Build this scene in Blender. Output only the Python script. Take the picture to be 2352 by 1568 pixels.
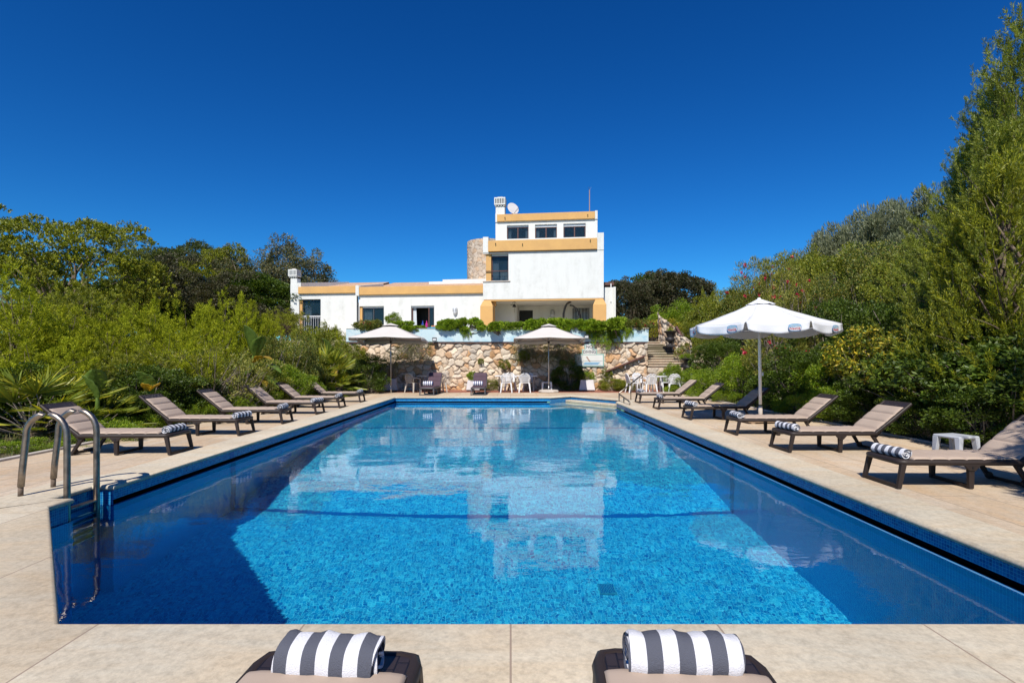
import bpy, bmesh, math, random
import numpy as np
from mathutils import Vector, Matrix, noise
sc = bpy.context.scene
for o in list(bpy.data.objects): bpy.data.objects.remove(o)
R = math.radians
random.seed(7); rng = np.random.default_rng(7)
# ---------------------------------------------------------------- camera
CAM_H = 1.6
cd = bpy.data.cameras.new("camera"); cam = bpy.data.objects.new("camera", cd)
sc.collection.objects.link(cam); sc.camera = cam
cam.location = (0, 0, CAM_H); cam.rotation_euler = (R(90), 0, 0)
cd.sensor_width = 36; cd.lens = 36*1225/2352
cd.shift_x = (1176-1173)/2352; cd.shift_y = (828.5-784)/2352
cd.clip_start = 0.05; cd.clip_end = 3000
sc.render.resolution_x, sc.render.resolution_y = 1024, 682
# ---------------------------------------------------------------- light
SUN_EL, SUN_AZ = 48.5, 12.0          # light travels towards +Y and a little towards +X
w = bpy.data.worlds.new("World"); sc.world = w; w.use_nodes = True
nt = w.node_tree; bg = nt.nodes["Background"]
sky = nt.nodes.new("ShaderNodeTexSky"); sky.sky_type = 'NISHITA'; sky.sun_disc = False
sky.sun_elevation = R(SUN_EL); sky.sun_rotation = R(180+SUN_AZ)
sky.air_density = 1.0; sky.dust_density = 0.0; sky.ozone_density = 4.0; sky.altitude = 0
hs = nt.nodes.new("ShaderNodeHueSaturation"); hs.inputs['Saturation'].default_value = 1.30
mul = nt.nodes.new("ShaderNodeMix"); mul.data_type = 'RGBA'; mul.blend_type = 'MULTIPLY'; mul.inputs[0].default_value = 1.0; mul.inputs[7].default_value = (.37, .80, .99, 1)
nt.links.new(sky.outputs[0], hs.inputs['Color']); nt.links.new(hs.outputs[0], mul.inputs[6])
gam = nt.nodes.new('ShaderNodeGamma'); gam.inputs[1].default_value = 1.22; nt.links.new(mul.outputs[2], gam.inputs[0]); nt.links.new(gam.outputs[0], bg.inputs[0]); bg.inputs[1].default_value = 0.060
sd = bpy.data.lights.new("sun", 'SUN'); sun = bpy.data.objects.new("sun", sd); sc.collection.objects.link(sun)
sd.energy = 4.6; sd.cycles.is_caustics_light = True; sd.angle = R(0.5); sd.color = (1.0, 0.95, 0.87)
sdir = Vector((math.sin(R(SUN_AZ))*math.cos(R(SUN_EL)), math.cos(R(SUN_AZ))*math.cos(R(SUN_EL)), -math.sin(R(SUN_EL))))
sun.rotation_euler = sdir.to_track_quat('-Z', 'Y').to_euler(); sun.location = (0, -20, 30)
sc.view_settings.view_transform = 'Standard'; sc.view_settings.look = 'None'
sc.view_settings.exposure = 0.38; sc.view_settings.gamma = 1.0
sc.render.engine = 'CYCLES'
sc.cycles.max_bounces = 8; sc.cycles.transparent_max_bounces = 12; sc.cycles.diffuse_bounces = 3
# ---------------------------------------------------------------- helpers
COL = sc.collection
def at(px, py, Y):           # picture grid of 2352 x 1568 -> point at distance Y
    return Vector(((px-1173)/1225*Y, Y, CAM_H+(828.5-py)/1225*Y))
def gnd(px, py, z=0.0):
    return at(px, py, 1225*(CAM_H-z)/(py-828.5))
def link(o, parent=None):
    COL.objects.link(o)
    if parent: o.parent = parent
    return o
def tag(o, label=None, cat=None, group=None, kind=None):
    if label: o['label'] = label
    if cat: o['category'] = cat
    if group: o['group'] = group
    if kind: o['kind'] = kind
    return o
def thing(name, label, cat, loc=(0,0,0), rz=0.0, group=None, scale=None):
    o = bpy.data.objects.new(name, None); COL.objects.link(o)
    o.location = loc; o.rotation_euler = (0, 0, rz); o.empty_display_size = .2
    if scale is not None: o.scale = scale if hasattr(scale, '__len__') else (scale,)*3
    return tag(o, label, cat, group)
def copy_tree(o, parent=None):
    c = o.copy(); COL.objects.link(c)
    if parent: c.parent = parent
    for ch in list(o.children): copy_tree(ch, c)
    return c
class MB:
    def __init__(s): s.v = []; s.f = []
    def add(s, vs, fs, M=None):
        n = len(s.v)
        s.v += [tuple(M @ Vector(p)) if M is not None else tuple(p) for p in vs]
        s.f += [tuple(n+i for i in f) for f in fs]; return s
    def box(s, x0, x1, y0, y1, z0, z1, M=None):
        return s.add([(x0,y0,z0),(x1,y0,z0),(x1,y1,z0),(x0,y1,z0),(x0,y0,z1),(x1,y0,z1),(x1,y1,z1),(x0,y1,z1)],
              [(0,3,2,1),(4,5,6,7),(0,1,5,4),(1,2,6,5),(2,3,7,6),(3,0,4,7)], M)
    def hexa(s, b, t, M=None):     # 4 bottom and 4 top points
        return s.add(list(b)+list(t), [(0,3,2,1),(4,5,6,7),(0,1,5,4),(1,2,6,5),(2,3,7,6),(3,0,4,7)], M)
    def bar(s, p, q, wx, wy, up=(0,0,1), M=None):
        p, q = Vector(p), Vector(q); d = (q-p).normalized(); u = Vector(up)
        if abs(d.dot(u)) > .98: u = Vector((1,0,0))
        a = d.cross(u).normalized()*wx/2; b = d.cross(a.normalized()).normalized()*wy/2
        return s.hexa([p-a-b,p+a-b,p+a+b,p-a+b],[q-a-b,q+a-b,q+a+b,q-a+b], M)
    def tube(s, path, r, n=10, M=None, cap=True, sx=1.0):
        P = [Vector(p) for p in path]; rr = r if hasattr(r, '__len__') else [r]*len(P)
        vs, fs = [], []; ref = None
        for i, p in enumerate(P):
            t = (P[min(i+1,len(P)-1)]-P[max(i-1,0)]).normalized()
            if ref is None:
                ref = Vector((0,0,1)) if abs(t.z) < .9 else Vector((1,0,0))
            a = t.cross(ref).normalized(); b = t.cross(a).normalized(); ref = -b.cross(t).normalized() if False else ref
            for k in range(n):
                an = 2*math.pi*k/n; vs.append(p+(a*math.cos(an)*sx+b*math.sin(an))*rr[i])
        for i in range(len(P)-1):
            for k in range(n):
                k2 = (k+1) % n; fs.append((i*n+k, i*n+k2, (i+1)*n+k2, (i+1)*n+k))
        if cap: fs.append(tuple(range(n))[::-1]); fs.append(tuple((len(P)-1)*n+k for k in range(n)))
        return s.add(vs, fs, M)
    def lathe(s, prof, n=24, M=None, a0=0.0):
        vs, fs = [], []
        for (r, z) in prof:
            for k in range(n):
                an = a0+2*math.pi*k/n; vs.append((r*math.cos(an), r*math.sin(an), z))
        for i in range(len(prof)-1):
            for k in range(n):
                k2 = (k+1) % n; fs.append((i*n+k, i*n+k2, (i+1)*n+k2, (i+1)*n+k))
        fs.append(tuple(range(n))[::-1]); fs.append(tuple((len(prof)-1)*n+k for k in range(n)))
        return s.add(vs, fs, M)
    def grid(s, pts, M=None):        # rows x cols list of points
        r, c = len(pts), len(pts[0]); vs = [p for row in pts for p in row]
        return s.add(vs, [(i*c+j, i*c+j+1, (i+1)*c+j+1, (i+1)*c+j) for i in range(r-1) for j in range(c-1)], M)
    def build(s, name, mat, parent=None, bevel=0, smooth=False, seg=2, solid=0, auto=None):
        me = bpy.data.meshes.new(name); me.from_pydata(s.v, [], s.f); me.materials.append(mat)
        bm = bmesh.new(); bm.from_mesh(me); bmesh.ops.recalc_face_normals(bm, faces=bm.faces); bm.to_mesh(me); bm.free()
        o = bpy.data.objects.new(name, me); link(o, parent)
        if solid:
            m = o.modifiers.new('solid', 'SOLIDIFY'); m.thickness = solid; m.offset = 0
        if bevel:
            m = o.modifiers.new('bevel', 'BEVEL'); m.width = bevel; m.segments = seg; m.limit_method = 'ANGLE'; m.angle_limit = R(40)
        if smooth:
            me.polygons.foreach_set('use_smooth', [True]*len(me.polygons))
            if auto: me.set_sharp_from_angle(angle=R(auto))
        return o
def mesh_obj(name, me, parent=None): return link(bpy.data.objects.new(name, me), parent)
# ---------------------------------------------------------------- materials
class N:
    def __init__(s, name):
        s.m = bpy.data.materials.new(name); s.m.use_nodes = True; s.t = s.m.node_tree
        s.b = s.t.nodes['Principled BSDF']; s.out = s.t.nodes['Material Output']
    def n(s, t, **kw):
        x = s.t.nodes.new(t)
        for k, v in kw.items(): setattr(x, k, v)
        return x
    def l(s, a, b): s.t.links.new(a, b)
    def val(s, node, name, v):
        if hasattr(v, 'is_output') or isinstance(v, bpy.types.NodeSocket): s.l(v, node.inputs[name])
        else: node.inputs[name].default_value = v
    def math(s, op, a, b=0.0, c=None):
        x = s.n('ShaderNodeMath', operation=op); s.val(x, 0, a); s.val(x, 1, b)
        if c is not None: s.val(x, 2, c)
        return x.outputs[0]
    def mix(s, f, a, b, blend='MIX'):
        x = s.n('ShaderNodeMix', data_type='RGBA', blend_type=blend)
        s.val(x, 0, f); 
        for i, v in ((6, a), (7, b)):
            if isinstance(v, bpy.types.NodeSocket): s.l(v, x.inputs[i])
            else: x.inputs[i].default_value = (*v[:3], 1)
        return x.outputs[2]
    def noise(s, vec, scale, detail=3, rough=.55, dist=0):
        x = s.n('ShaderNodeTexNoise'); x.inputs['Scale'].default_value = scale; x.inputs['Detail'].default_value = detail
        x.inputs['Roughness'].default_value = rough; x.inputs['Distortion'].default_value = dist
        if vec is not None: s.l(vec, x.inputs['Vector'])
        return x.outputs[0]
    def ramp(s, f, stops):
        x = s.n('ShaderNodeValToRGB'); s.l(f, x.inputs[0]); e = x.color_ramp.elements
        while len(e) < len(stops): e.new(.5)
        for el, (p, c) in zip(e, stops): el.position = p; el.color = (*c[:3], 1) if hasattr(c, '__len__') else (c, c, c, 1)
        return x.outputs[0]
    def obj(s): return s.n('ShaderNodeTexCoord').outputs['Object']
    def uv(s): return s.n('ShaderNodeTexCoord').outputs['UV']
    def pos(s): return s.n('ShaderNodeNewGeometry').outputs['Position']
    def bump(s, h, st, dist=.01):
        x = s.n('ShaderNodeBump'); x.inputs['Strength'].default_value = st; x.inputs['Distance'].default_value = dist
        s.l(h, x.inputs['Height']); s.l(x.outputs[0], s.b.inputs['Normal']); return x
def pm(name, c, rough=.6, metal=0.0, var=.12, scale=4, bump=0.0, bscale=60, c2=None, spec=.5, pos=False):
    g = N(name); v = g.pos() if pos else g.obj()
    c2 = c2 or tuple(x*(1-2*var) for x in c)
    f = g.ramp(g.noise(v, scale, 5), [(.3, 0.0), (.7, 1.0)])
    g.l(g.mix(f, c2, c), g.b.inputs['Base Color'])
    g.b.inputs['Roughness'].default_value = rough; g.b.inputs['Metallic'].default_value = metal
    g.b.inputs['Specular IOR Level'].default_value = spec
    if bump: g.bump(g.noise(v, bscale, 4), bump, .01)
    return g.m
def leafmat(name, cols, trans=.3, rough=.5, spec=.35):
    g = N(name)
    rnd = g.n('ShaderNodeNewGeometry').outputs['Random Per Island']
    n = len(cols); c = g.ramp(rnd, [((i+.5)/n if n > 1 else 0, cc) for i, cc in enumerate(cols)])
    nz = g.noise(g.pos(), 1.3, 2)
    k = g.ramp(nz, [(.3, .72), (.7, 1.2)])
    c = g.mix(1.0, c, k, 'MULTIPLY')
    g.l(c, g.b.inputs['Base Color']); g.b.inputs['Roughness'].default_value = rough
    g.b.inputs['Specular IOR Level'].default_value = spec
    tr = g.n('ShaderNodeBsdfTranslucent'); c2 = g.mix(1.0, c, (1.5, 1.45, .6), 'MULTIPLY'); g.l(c2, tr.inputs[0])
    mx = g.n('ShaderNodeMixShader'); mx.inputs[0].default_value = trans
    g.l(g.b.outputs[0], mx.inputs[1]); g.l(tr.outputs[0], mx.inputs[2]); g.l(mx.outputs[0], g.out.inputs[0])
    return g.m
def tilemat(name, cols, grout, pitch=.0315, wob=0.0, use='uv', rough=.25):
    g = N(name)
    v = g.uv() if use == 'uv' else g.pos()
    if wob:  # bends the tile grid to imitate refraction through ripples
        nz = g.n('ShaderNodeTexNoise'); nz.inputs['Scale'].default_value = 5.5; nz.inputs['Detail'].default_value = 2.2; g.l(g.pos(), nz.inputs['Vector'])
        a = g.n('ShaderNodeVectorMath', operation='SUBTRACT'); g.l(nz.outputs['Color'], a.inputs[0]); a.inputs[1].default_value = (.5,.5,.5)
        b = g.n('ShaderNodeVectorMath', operation='SCALE'); g.l(a.outputs[0], b.inputs[0]); b.inputs['Scale'].default_value = wob
        d = g.n('ShaderNodeVectorMath', operation='ADD'); g.l(v, d.inputs[0]); g.l(b.outputs[0], d.inputs[1]); v = d.outputs[0]
    sp = g.n('ShaderNodeSeparateXYZ'); g.l(v, sp.inputs[0])
    fx = g.math('DIVIDE', sp.outputs[0], pitch); fy = g.math('DIVIDE', sp.outputs[1], pitch)
    ix, iy = g.math('FLOOR', fx), g.math('FLOOR', fy)
    cv = g.n('ShaderNodeCombineXYZ'); g.l(ix, cv.inputs[0]); g.l(iy, cv.inputs[1])
    wn = g.n('ShaderNodeTexWhiteNoise', noise_dimensions='2D'); g.l(cv.outputs[0], wn.inputs['Vector'])
    c = g.ramp(wn.outputs['Value'], [((i+.5)/len(cols), cc) for i, cc in enumerate(cols)])
    def edge(f):
        a = g.math('SUBTRACT', f, g.math('FLOOR', f)); a = g.math('ABSOLUTE', g.math('SUBTRACT', a, .5)); return g.math('GREATER_THAN', a, .455)
    e = g.math('MAXIMUM', edge(fx), edge(fy))
    c = g.mix(e, c, grout)
    g.l(c, g.b.inputs['Base Color']); g.b.inputs['Roughness'].default_value = rough
    return g.m
M = {}
M['steel'] = pm('brushed_steel', (.37,.315,.26), .40, 1.0, .2, 12, .12, 70)
M['lounger'] = pm('brown_resin', (.030,.021,.018), .50, 0, .1, 3, .05, 120, spec=.3)
M['frame_grey'] = pm('charcoal_resin', (.06,.058,.062), .45, 0, .1)
M['cushion'] = pm('taupe_fabric', (.43,.335,.265), .85, 0, .04, 3, .12, 300, spec=.2)
M['cushion_dark'] = pm('plum_fabric', (.095,.062,.078), .9, 0, .08, 3, .15, 200, spec=.15)
M['white_resin'] = pm('white_resin', (.64,.64,.645), .4, 0, .03, 3)
M['shaded_cream_resin'] = pm('shaded_cream_resin', (.46,.42,.37), .45, 0, .05, 3)  # cream darkened: the parasol shade is put into the colour
M['white_paint'] = pm('white_metal', (.8,.8,.8), .4, 0, .03)
M['stucco'] = None
M['yellow'] = pm('ochre_paint', (.62,.36,.12), .8, 0, .07, 1.5, .2, 50, c2=(.54,.31,.11), pos=True)
M['brown_wood'] = pm('brown_wood', (.12,.045,.035), .5, 0, .15, 8, .1, 50)
M['old_wood'] = pm('weathered_wood', (.42,.29,.18), .85, 0, .2, 6, .4, 40)
M['beam'] = pm('beam_wood', (.13,.06,.05), .8, 0, .2, 5, .4, 40)
M['iron'] = pm('cast_iron', (.035,.032,.036), .55, .3, .2, 8, .3, 40)
M['alu'] = pm('aluminium', (.45,.45,.46), .35, 1.0, .08)
M['canvas'] = pm('cream_canvas', (.58,.54,.50), .9, 0, .03, 2, .08, 120, spec=.1)
M['canvas_white'] = pm('white_canvas', (.63,.64,.67), .85, 0, .02, 2, .08, 120, spec=.1)
M['concrete'] = pm('pale_concrete', (.52,.46,.40), .9, 0, .12, 6, .3, 30)
M['black'] = pm('black', (.006,.006,.007), .6)
M['bark'] = pm('bark', (.20,.15,.11), .95, 0, .3, 6, .8, 25, c2=(.10,.07,.05))
M['twig'] = pm('grey_twigs', (.26,.21,.17), .95, 0, .2, 6, .5, 25)
M['soil'] = pm('soil', (.10,.075,.045), .95, 0, .3, 1.2, .6, 9, c2=(.055,.05,.02), pos=True)
M['pot'] = pm('terracotta', (.32,.11,.06), .8, 0, .15, 6, .2, 40)
M['rock'] = pm('boulder', (.42,.29,.20), .9, 0, .25, 4, .8, 14, c2=(.22,.17,.14))
M['curtain'] = pm('white_curtain', (.55,.60,.64), .9, 0, .08, 5)
M['shutter'] = pm('shutter_white', (.66,.68,.70), .5, 0, .04)
def glassmat():
    g = N('window_glass'); g.b.inputs['Base Color'].default_value = (.02,.04,.055,1); g.b.inputs['Roughness'].default_value = .06
    g.b.inputs['Specular IOR Level'].default_value = .6
    tb = g.n('ShaderNodeBsdfTransparent'); tb.inputs[0].default_value = (.78,.84,.88,1)
    mx = g.n('ShaderNodeMixShader'); mx.inputs[0].default_value = .62
    g.l(g.b.outputs[0], mx.inputs[1]); g.l(tb.outputs[0], mx.inputs[2]); g.l(mx.outputs[0], g.out.inputs[0]); return g.m
M['glass'] = glassmat()
def stucco():
    g = N('white_stucco'); p = g.pos()
    mp = g.n('ShaderNodeMapping'); mp.inputs['Scale'].default_value = (1.6,1.6,.28); g.l(p, mp.inputs[0])
    st = g.ramp(g.noise(mp.outputs[0], 1.3, 7, .7), [(.42, 0.0), (.70, 1.0)])
    sp = g.ramp(g.noise(p, 2.0, 8, .75), [(.40, 0.0), (.62, 1.0)])
    k = g.math('MULTIPLY', st, sp)
    c = g.mix(g.math('MULTIPLY', k, .55), (.67,.675,.645), (.43,.425,.39)); g.l(c, g.b.inputs['Base Color']); g.b.inputs['Roughness'].default_value = .9
    g.b.inputs['Specular IOR Level'].default_value = .2
    g.bump(g.noise(p, 30, 4), .15, .01); return g.m
M['stucco'] = stucco()
def stone_attr(name, bump=.5):
    g = N(name); a = g.n('ShaderNodeAttribute', attribute_name='Col')
    nz = g.ramp(g.noise(g.pos(), 9, 6, .7), [(.25, .68), (.75, 1.18)])
    g.l(g.mix(1.0, a.outputs['Color'], nz, 'MULTIPLY'), g.b.inputs['Base Color']); g.b.inputs['Roughness'].default_value = .92
    g.b.inputs['Specular IOR Level'].default_value = .15
    g.bump(g.noise(g.pos(), 22, 6, .7), bump, .03); return g.m
M['stone'] = stone_attr('rubble_stone')
def deckmat(name, sx, sy, base, b2, joint, off=.5, rot=0.0, jw=.006, warm=.6):
    g = N(name); p = g.pos()
    mp = g.n('ShaderNodeMapping'); mp.inputs['Rotation'].default_value = (0,0,rot); g.l(p, mp.inputs[0])
    br = g.n('ShaderNodeTexBrick'); g.l(mp.outputs[0], br.inputs['Vector']); br.offset = off
    br.inputs['Scale'].default_value = 1.0; br.inputs['Brick Width'].default_value = sx; br.inputs['Row Height'].default_value = sy
    br.inputs['Mortar Size'].default_value = jw; br.inputs['Mortar Smooth'].default_value = .1
    br.inputs['Color1'].default_value = (.0,.0,.0,1); br.inputs['Color2'].default_value = (1,1,1,1)
    vm = g.n('ShaderNodeMapping'); vm.inputs['Scale'].default_value = (.45,1.5,1); g.l(mp.outputs[0], vm.inputs[0])
    vein = g.ramp(g.noise(vm.outputs[0], 2.3, 8, .62, .6), [(.35, 0.0), (.68, 1.0)])
    slab = g.mix(g.math('MULTIPLY', br.outputs['Color'], .9), base, tuple(x*.90 for x in b2))
    c = g.mix(g.math('MULTIPLY', vein, warm), slab, tuple(x*y for x, y in zip(b2, (1.0,.84,.66))))
    blot = g.ramp(g.noise(p, .55, 5, .6), [(.35, .86), (.65, 1.06)])
    c = g.mix(1.0, c, blot, 'MULTIPLY')
    fine = g.ramp(g.noise(p, 34, 6, .75), [(.3, .86), (.7, 1.10)])
    c = g.mix(1.0, c, fine, 'MULTIPLY')
    sp = g.ramp(g.noise(p, 5.0, 7, .7), [(.60, 0.0), (.72, .5)])
    c = g.mix(sp, c, (.37,.30,.23))
    pit = g.ramp(g.noise(p, 13.0, 8, .8), [(.36, .80), (.55, 1.03)]); c = g.mix(1.0, c, pit, 'MULTIPLY')
    c = g.mix(g.math('MULTIPLY', br.outputs['Fac'], .9), c, joint)
    g.l(c, g.b.inputs['Base Color']); g.b.inputs['Roughness'].default_value = .72
    g.b.inputs['Specular IOR Level'].default_value = .25
    h = g.math('SUBTRACT', g.noise(p, 45, 5, .7), g.math('MULTIPLY', br.outputs['Fac'], 2.0))
    g.bump(h, .25, .006); return g.m
M['deck'] = deckmat('limestone_paving', 1.15, .62, (.60,.51,.395), (.56,.44,.31), (.33,.26,.19), rot=R(90), jw=.011)
M['coping'] = deckmat('limestone_coping', 1.25, 30, (.60,.545,.43), (.57,.49,.365), (.28,.21,.16), off=0, jw=.006, warm=.5)
M['terracotta'] = deckmat('terracotta_paving', .3, .3, (.36,.13,.085), (.30,.11,.075), (.36,.24,.18), warm=.2)
blues = [(.0,.05,.24),(.0,.10,.34),(.002,.15,.40),(.0,.08,.30),(.004,.19,.42)]
M['tile_fascia'] = tilemat('fascia_mosaic', blues, (.10,.42,.55), use='uv')
M['tile_wall'] = tilemat('pool_wall_mosaic', [(.0,.19,.54),(.0,.26,.62),(.0,.225,.58)], (.04,.50,.76), wob=.0, use='uv')
M['tile_floor'] = tilemat('pool_floor_mosaic', [(.0,.21,.50),(.0,.32,.60),(.01,.44,.70),(.0,.12,.38),(.03,.58,.78),(.0,.26,.54)], (.08,.72,.88), pitch=.045, wob=.17, use='pos')
M['tile_dark'] = tilemat('navy_mosaic', [(.0,.07,.30),(.0,.09,.34)], (.0,.18,.42), wob=.0, use='pos')
M['step_stone'] = pm('submerged_stone', (.60,.60,.46), .6, 0, .08, 3, pos=True)
def watermat():
    g = N('pool_water'); g.t.nodes.remove(g.b)
    mp = g.n('ShaderNodeMapping'); mp.inputs['Scale'].default_value = (.8,1.3,1); g.l(g.pos(), mp.inputs[0])
    b = g.n('ShaderNodeBump'); b.inputs['Strength'].default_value = 1.0; b.inputs['Distance'].default_value = .0011; g.l(g.noise(mp.outputs[0], 6.5, 3, .55, .3), b.inputs['Height'])
    gs = g.n('ShaderNodeBsdfGlass'); gs.inputs['Color'].default_value = (.93,.985,1,1); gs.inputs['IOR'].default_value = 1.333; gs.inputs['Roughness'].default_value = 0.0
    g.l(b.outputs[0], gs.inputs['Normal']); g.l(gs.outputs[0], g.out.inputs[0]); return g.m
M['water'] = watermat()
def stripes(name, period, axis=0, off=0.0, c1=(.66,.66,.69), c2=(.095,.10,.125), duty=.5):
    g = N(name); sp = g.n('ShaderNodeSeparateXYZ'); g.l(g.obj(), sp.inputs[0])
    x = g.math('ADD', sp.outputs[axis], 10+off); f = g.math('FRACT', g.math('DIVIDE', x, period))
    k = g.math('LESS_THAN', f, duty); g.l(g.mix(k, c1, c2), g.b.inputs['Base Color']); g.b.inputs['Roughness'].default_value = .95
    g.b.inputs['Specular IOR Level'].default_value = .1
    g.bump(g.noise(g.obj(), 170, 3, .7), .9, .006); return g.m
M['towel_a'] = stripes('striped_towel_grey_edge', .112, off=.0535)
M['towel_b'] = stripes('striped_towel_white_edge', .1229, off=.1085)
M['towel_c'] = stripes('striped_towel_blue', .10, c2=(.05,.07,.17), duty=.42)
# ---------------------------------------------------------------- ground
def smooth(a, b, x): t = max(0, min(1, (x-a)/(b-a))); return t*t*(3-2*t)
def gz(x, y):
    r = 0.0
    if x > 8.1: r = max(r, 3.4*smooth(8.1, 16, x)+1.2*smooth(16, 60, x))
    r = r*smooth(-12, -2, y) if x > 8.1 else r
    l = (0.9*smooth(-8.2, -22, x) if x < -8.2 else 0)
    back = 2.7*smooth(27.5, 33, y)
    return max(r, l, back if (x > 6.5 or x < -8) else (2.7 if y > 29.45 else 0)) - .03 + .06*noise.noise(Vector((x*.6, y*.6, 0)))
xs = sorted(set([-400,-250,-150,-100,-70,-50,-40]+[-32+1.5*i for i in range(16)]+[-8.1,-8.0]+[-6,-3,0,3,6]+[8.05,8.15]+[8.6+.8*i for i in range(20)]+[26,30,35,42,50,70,100,150,250,400]))
ys = sorted(set([-60,-30,-15,-8,-4]+[-3+1.0*i for i in range(30)]+[26.9,27.8,28.6,29.42,29.5,30.2,31,32,33,35,38,42,46,50,60,70,85,100,150,250,400,700]))
mb = MB(); g0 = [[(x, y, gz(x, y)) for x in xs] for y in ys]
nx = len(xs); mb.v = [p for r_ in g0 for p in r_]
for j in range(len(ys)-1):
    for i in range(nx-1):
        if xs[i] >= -8.05 and xs[i+1] <= 8.1 and ys[j] >= -3.1 and ys[j+1] <= 29.5: continue
        mb.f.append((j*nx+i, j*nx+i+1, (j+1)*nx+i+1, (j+1)*nx+i))
o = mb.build('ground', M['soil'], smooth=True); tag(o, kind='structure')
# ---------------------------------------------------------------- pool
ZW = -.26
RIP = .00017
POLY = [(-2.76,3.25),(8.2-.0,3.25),(8.2,3.25)]
# counter-clockwise outline, per edge: True when it has the overflow slot
PO = [((-2.76,3.25),False),((4.06,3.25),True),((4.06,20.6),False),((4.48,21.85),False),((2.75,24.4),False),((1.74,23.5),True),
      ((-5.09,23.5),True),((-5.09,6.84),False),((-5.37,6.84),False),((-5.37,6.2),False),((-5.09,6.2),False),((-5.09,5.87),False)]
pts = [Vector(p) for p, _ in PO]; slot = [s for _, s in PO]; NP = len(pts)
def offs(d):
    out = []
    for i in range(NP):
        a, b, c = pts[i-1], pts[i], pts[(i+1) % NP]
        d1, d2 = (b-a).normalized(), (c-b).normalized()
        n1, n2 = Vector((d1.y, -d1.x)), Vector((d2.y, -d2.x))
        m = (n1+n2).normalized(); out.append(b+m*(d/max(.3, m.dot(n1))))
    return out
def band(prof, name, mat, edges=None, kindtag='structure', parent=None, smooth=False, auto=None, uvs=True):
    """sweep profile [(offset,z)...] round the pool outline"""
    me = bpy.data.meshes.new(name); V, F, UV = [], [], []
    rings = [offs(d) for d, z in prof]
    vl = [0]
    for k in range(1, len(prof)): vl.append(vl[-1]+math.hypot(prof[k][0]-prof[k-1][0], prof[k][1]-prof[k-1][1]))
    acc = 0
    for i in range(NP):
        L = (pts[(i+1) % NP]-pts[i]).length; j = (i+1) % NP
        if edges is None or edges[i]:
            seg = max(1, int(L/.8)) if False else 1
            for k in range(len(prof)-1):
                n = len(V)
                for (a, kk) in ((i,k),(j,k),(j,k+1),(i,k+1)):
                    V.append((rings[kk][a].x, rings[kk][a].y, prof[kk][1]))
                F.append((n,n+1,n+2,n+3)); UV += [(acc,vl[k]),(acc+L,vl[k]),(acc+L,vl[k+1]),(acc,vl[k+1])]
        acc += L
    me.from_pydata(V, [], F); ul = me.uv_layers.new(name='UVMap'); ul.data.foreach_set('uv', [c for u in UV for c in u])
    me.materials.append(mat)
    bm = bmesh.new(); bm.from_mesh(me); bmesh.ops.remove_doubles(bm, verts=bm.verts, dist=1e-4); bmesh.ops.recalc_face_normals(bm, faces=bm.faces); bm.to_mesh(me); bm.free()
    if smooth:
        me.polygons.foreach_set('use_smooth', [True]*len(me.polygons)); me.set_sharp_from_angle(angle=R(auto or 50))
    return tag(mesh_obj(name, me, parent), kind=None if parent else kindtag)
band([(.62,.006),(.02,.006),(.004,.0),(-.008,-.015),(-.010,-.032),(-.004,-.05),(.012,-.058),(.06,-.058)], 'pool_coping', M['coping'], smooth=True, auto=60)
basin = bpy.data.objects.new('pool_basin', None); COL.objects.link(basin); tag(basin, kind='structure')
plain = [not s for s in slot]
band([(.03,-.052),(.03,-.185)], 'tiled_fascia', M['tile_fascia'], slot, parent=basin)
band([(.03,-.052),(.028,-.40)], 'tiled_fascia', M['tile_fascia'], plain, parent=basin)
band([(.03,-.185),(.30,-.185),(.30,-.34),(.045,-.34),(.045,-.257)], 'overflow_channel', M['black'], slot, parent=basin)  # black faces stand for the shade inside the slot
band([(.045,-.254),(.0,-.254),(.0,-.27)], 'overflow_lip', tilemat('lip_mosaic', [(.02,.18,.45),(.03,.24,.50)], (.35,.42,.50)), slot, parent=basin)
band([(.03,-.06),(.30,-.06),(.30,-.19)], 'fascia_backing', M['concrete'], slot, parent=basin)
FL = [(3.0,-3.25),(9.8,-3.55),(16.3,-1.56),(25,-1.35)]
def fz(y):
    for (a, za), (b, zb) in zip(FL, FL[1:]):
        if y <= b: return za+(zb-za)*(y-a)/(b-a)
    return FL[-1][1]
# walls with uv, following the floor
me = bpy.data.meshes.new('pool_wall'); V, F, UV = [], [], []; acc = 0; D28 = offs(.0)
for i in range(NP):
    a, b = D28[i], D28[(i+1) % NP]; L = (b-a).length; k = max(1, int(L/.5))
    for q in range(k):
        p0, p1 = a.lerp(b, q/k), a.lerp(b, (q+1)/k); n = len(V)
        V += [(p0.x,p0.y,-.262),(p1.x,p1.y,-.262),(p1.x,p1.y,fz(p1.y)-.05),(p0.x,p0.y,fz(p0.y)-.05)]
        F.append((n,n+1,n+2,n+3)); u0, u1 = acc+L*q/k, acc+L*(q+1)/k
        UV += [(u0,-.26),(u1,-.26),(u1,fz(p1.y)),(u0,fz(p0.y))]
    acc += L
me.from_pydata(V, [], F); ul = me.uv_layers.new(name='UVMap'); ul.data.foreach_set('uv', [c for u in UV for c in u]); me.materials.append(M['tile_wall'])
mesh_obj('pool_wall', me, basin)
def slab_strip(x0, x1, y0, y1, dz, n=1):
    yy = sorted(set([y0, y1]+[a for a, _ in FL if y0 < a < y1])); return [[(x0, y, fz(y)+dz), (x1, y, fz(y)+dz)] for y in yy]
mb = MB().grid(slab_strip(-5.6, 5.0, 3.0, 24.8, 0)); mb.build('pool_floor', M['tile_floor'], basin)
for y, bw in ((9.70,.15),(16.2,.14)):
    mb = MB().grid(slab_strip(-5.09, 4.06, y, y+bw, .006)); mb.build('lane_band', M['tile_dark'], basin)
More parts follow.
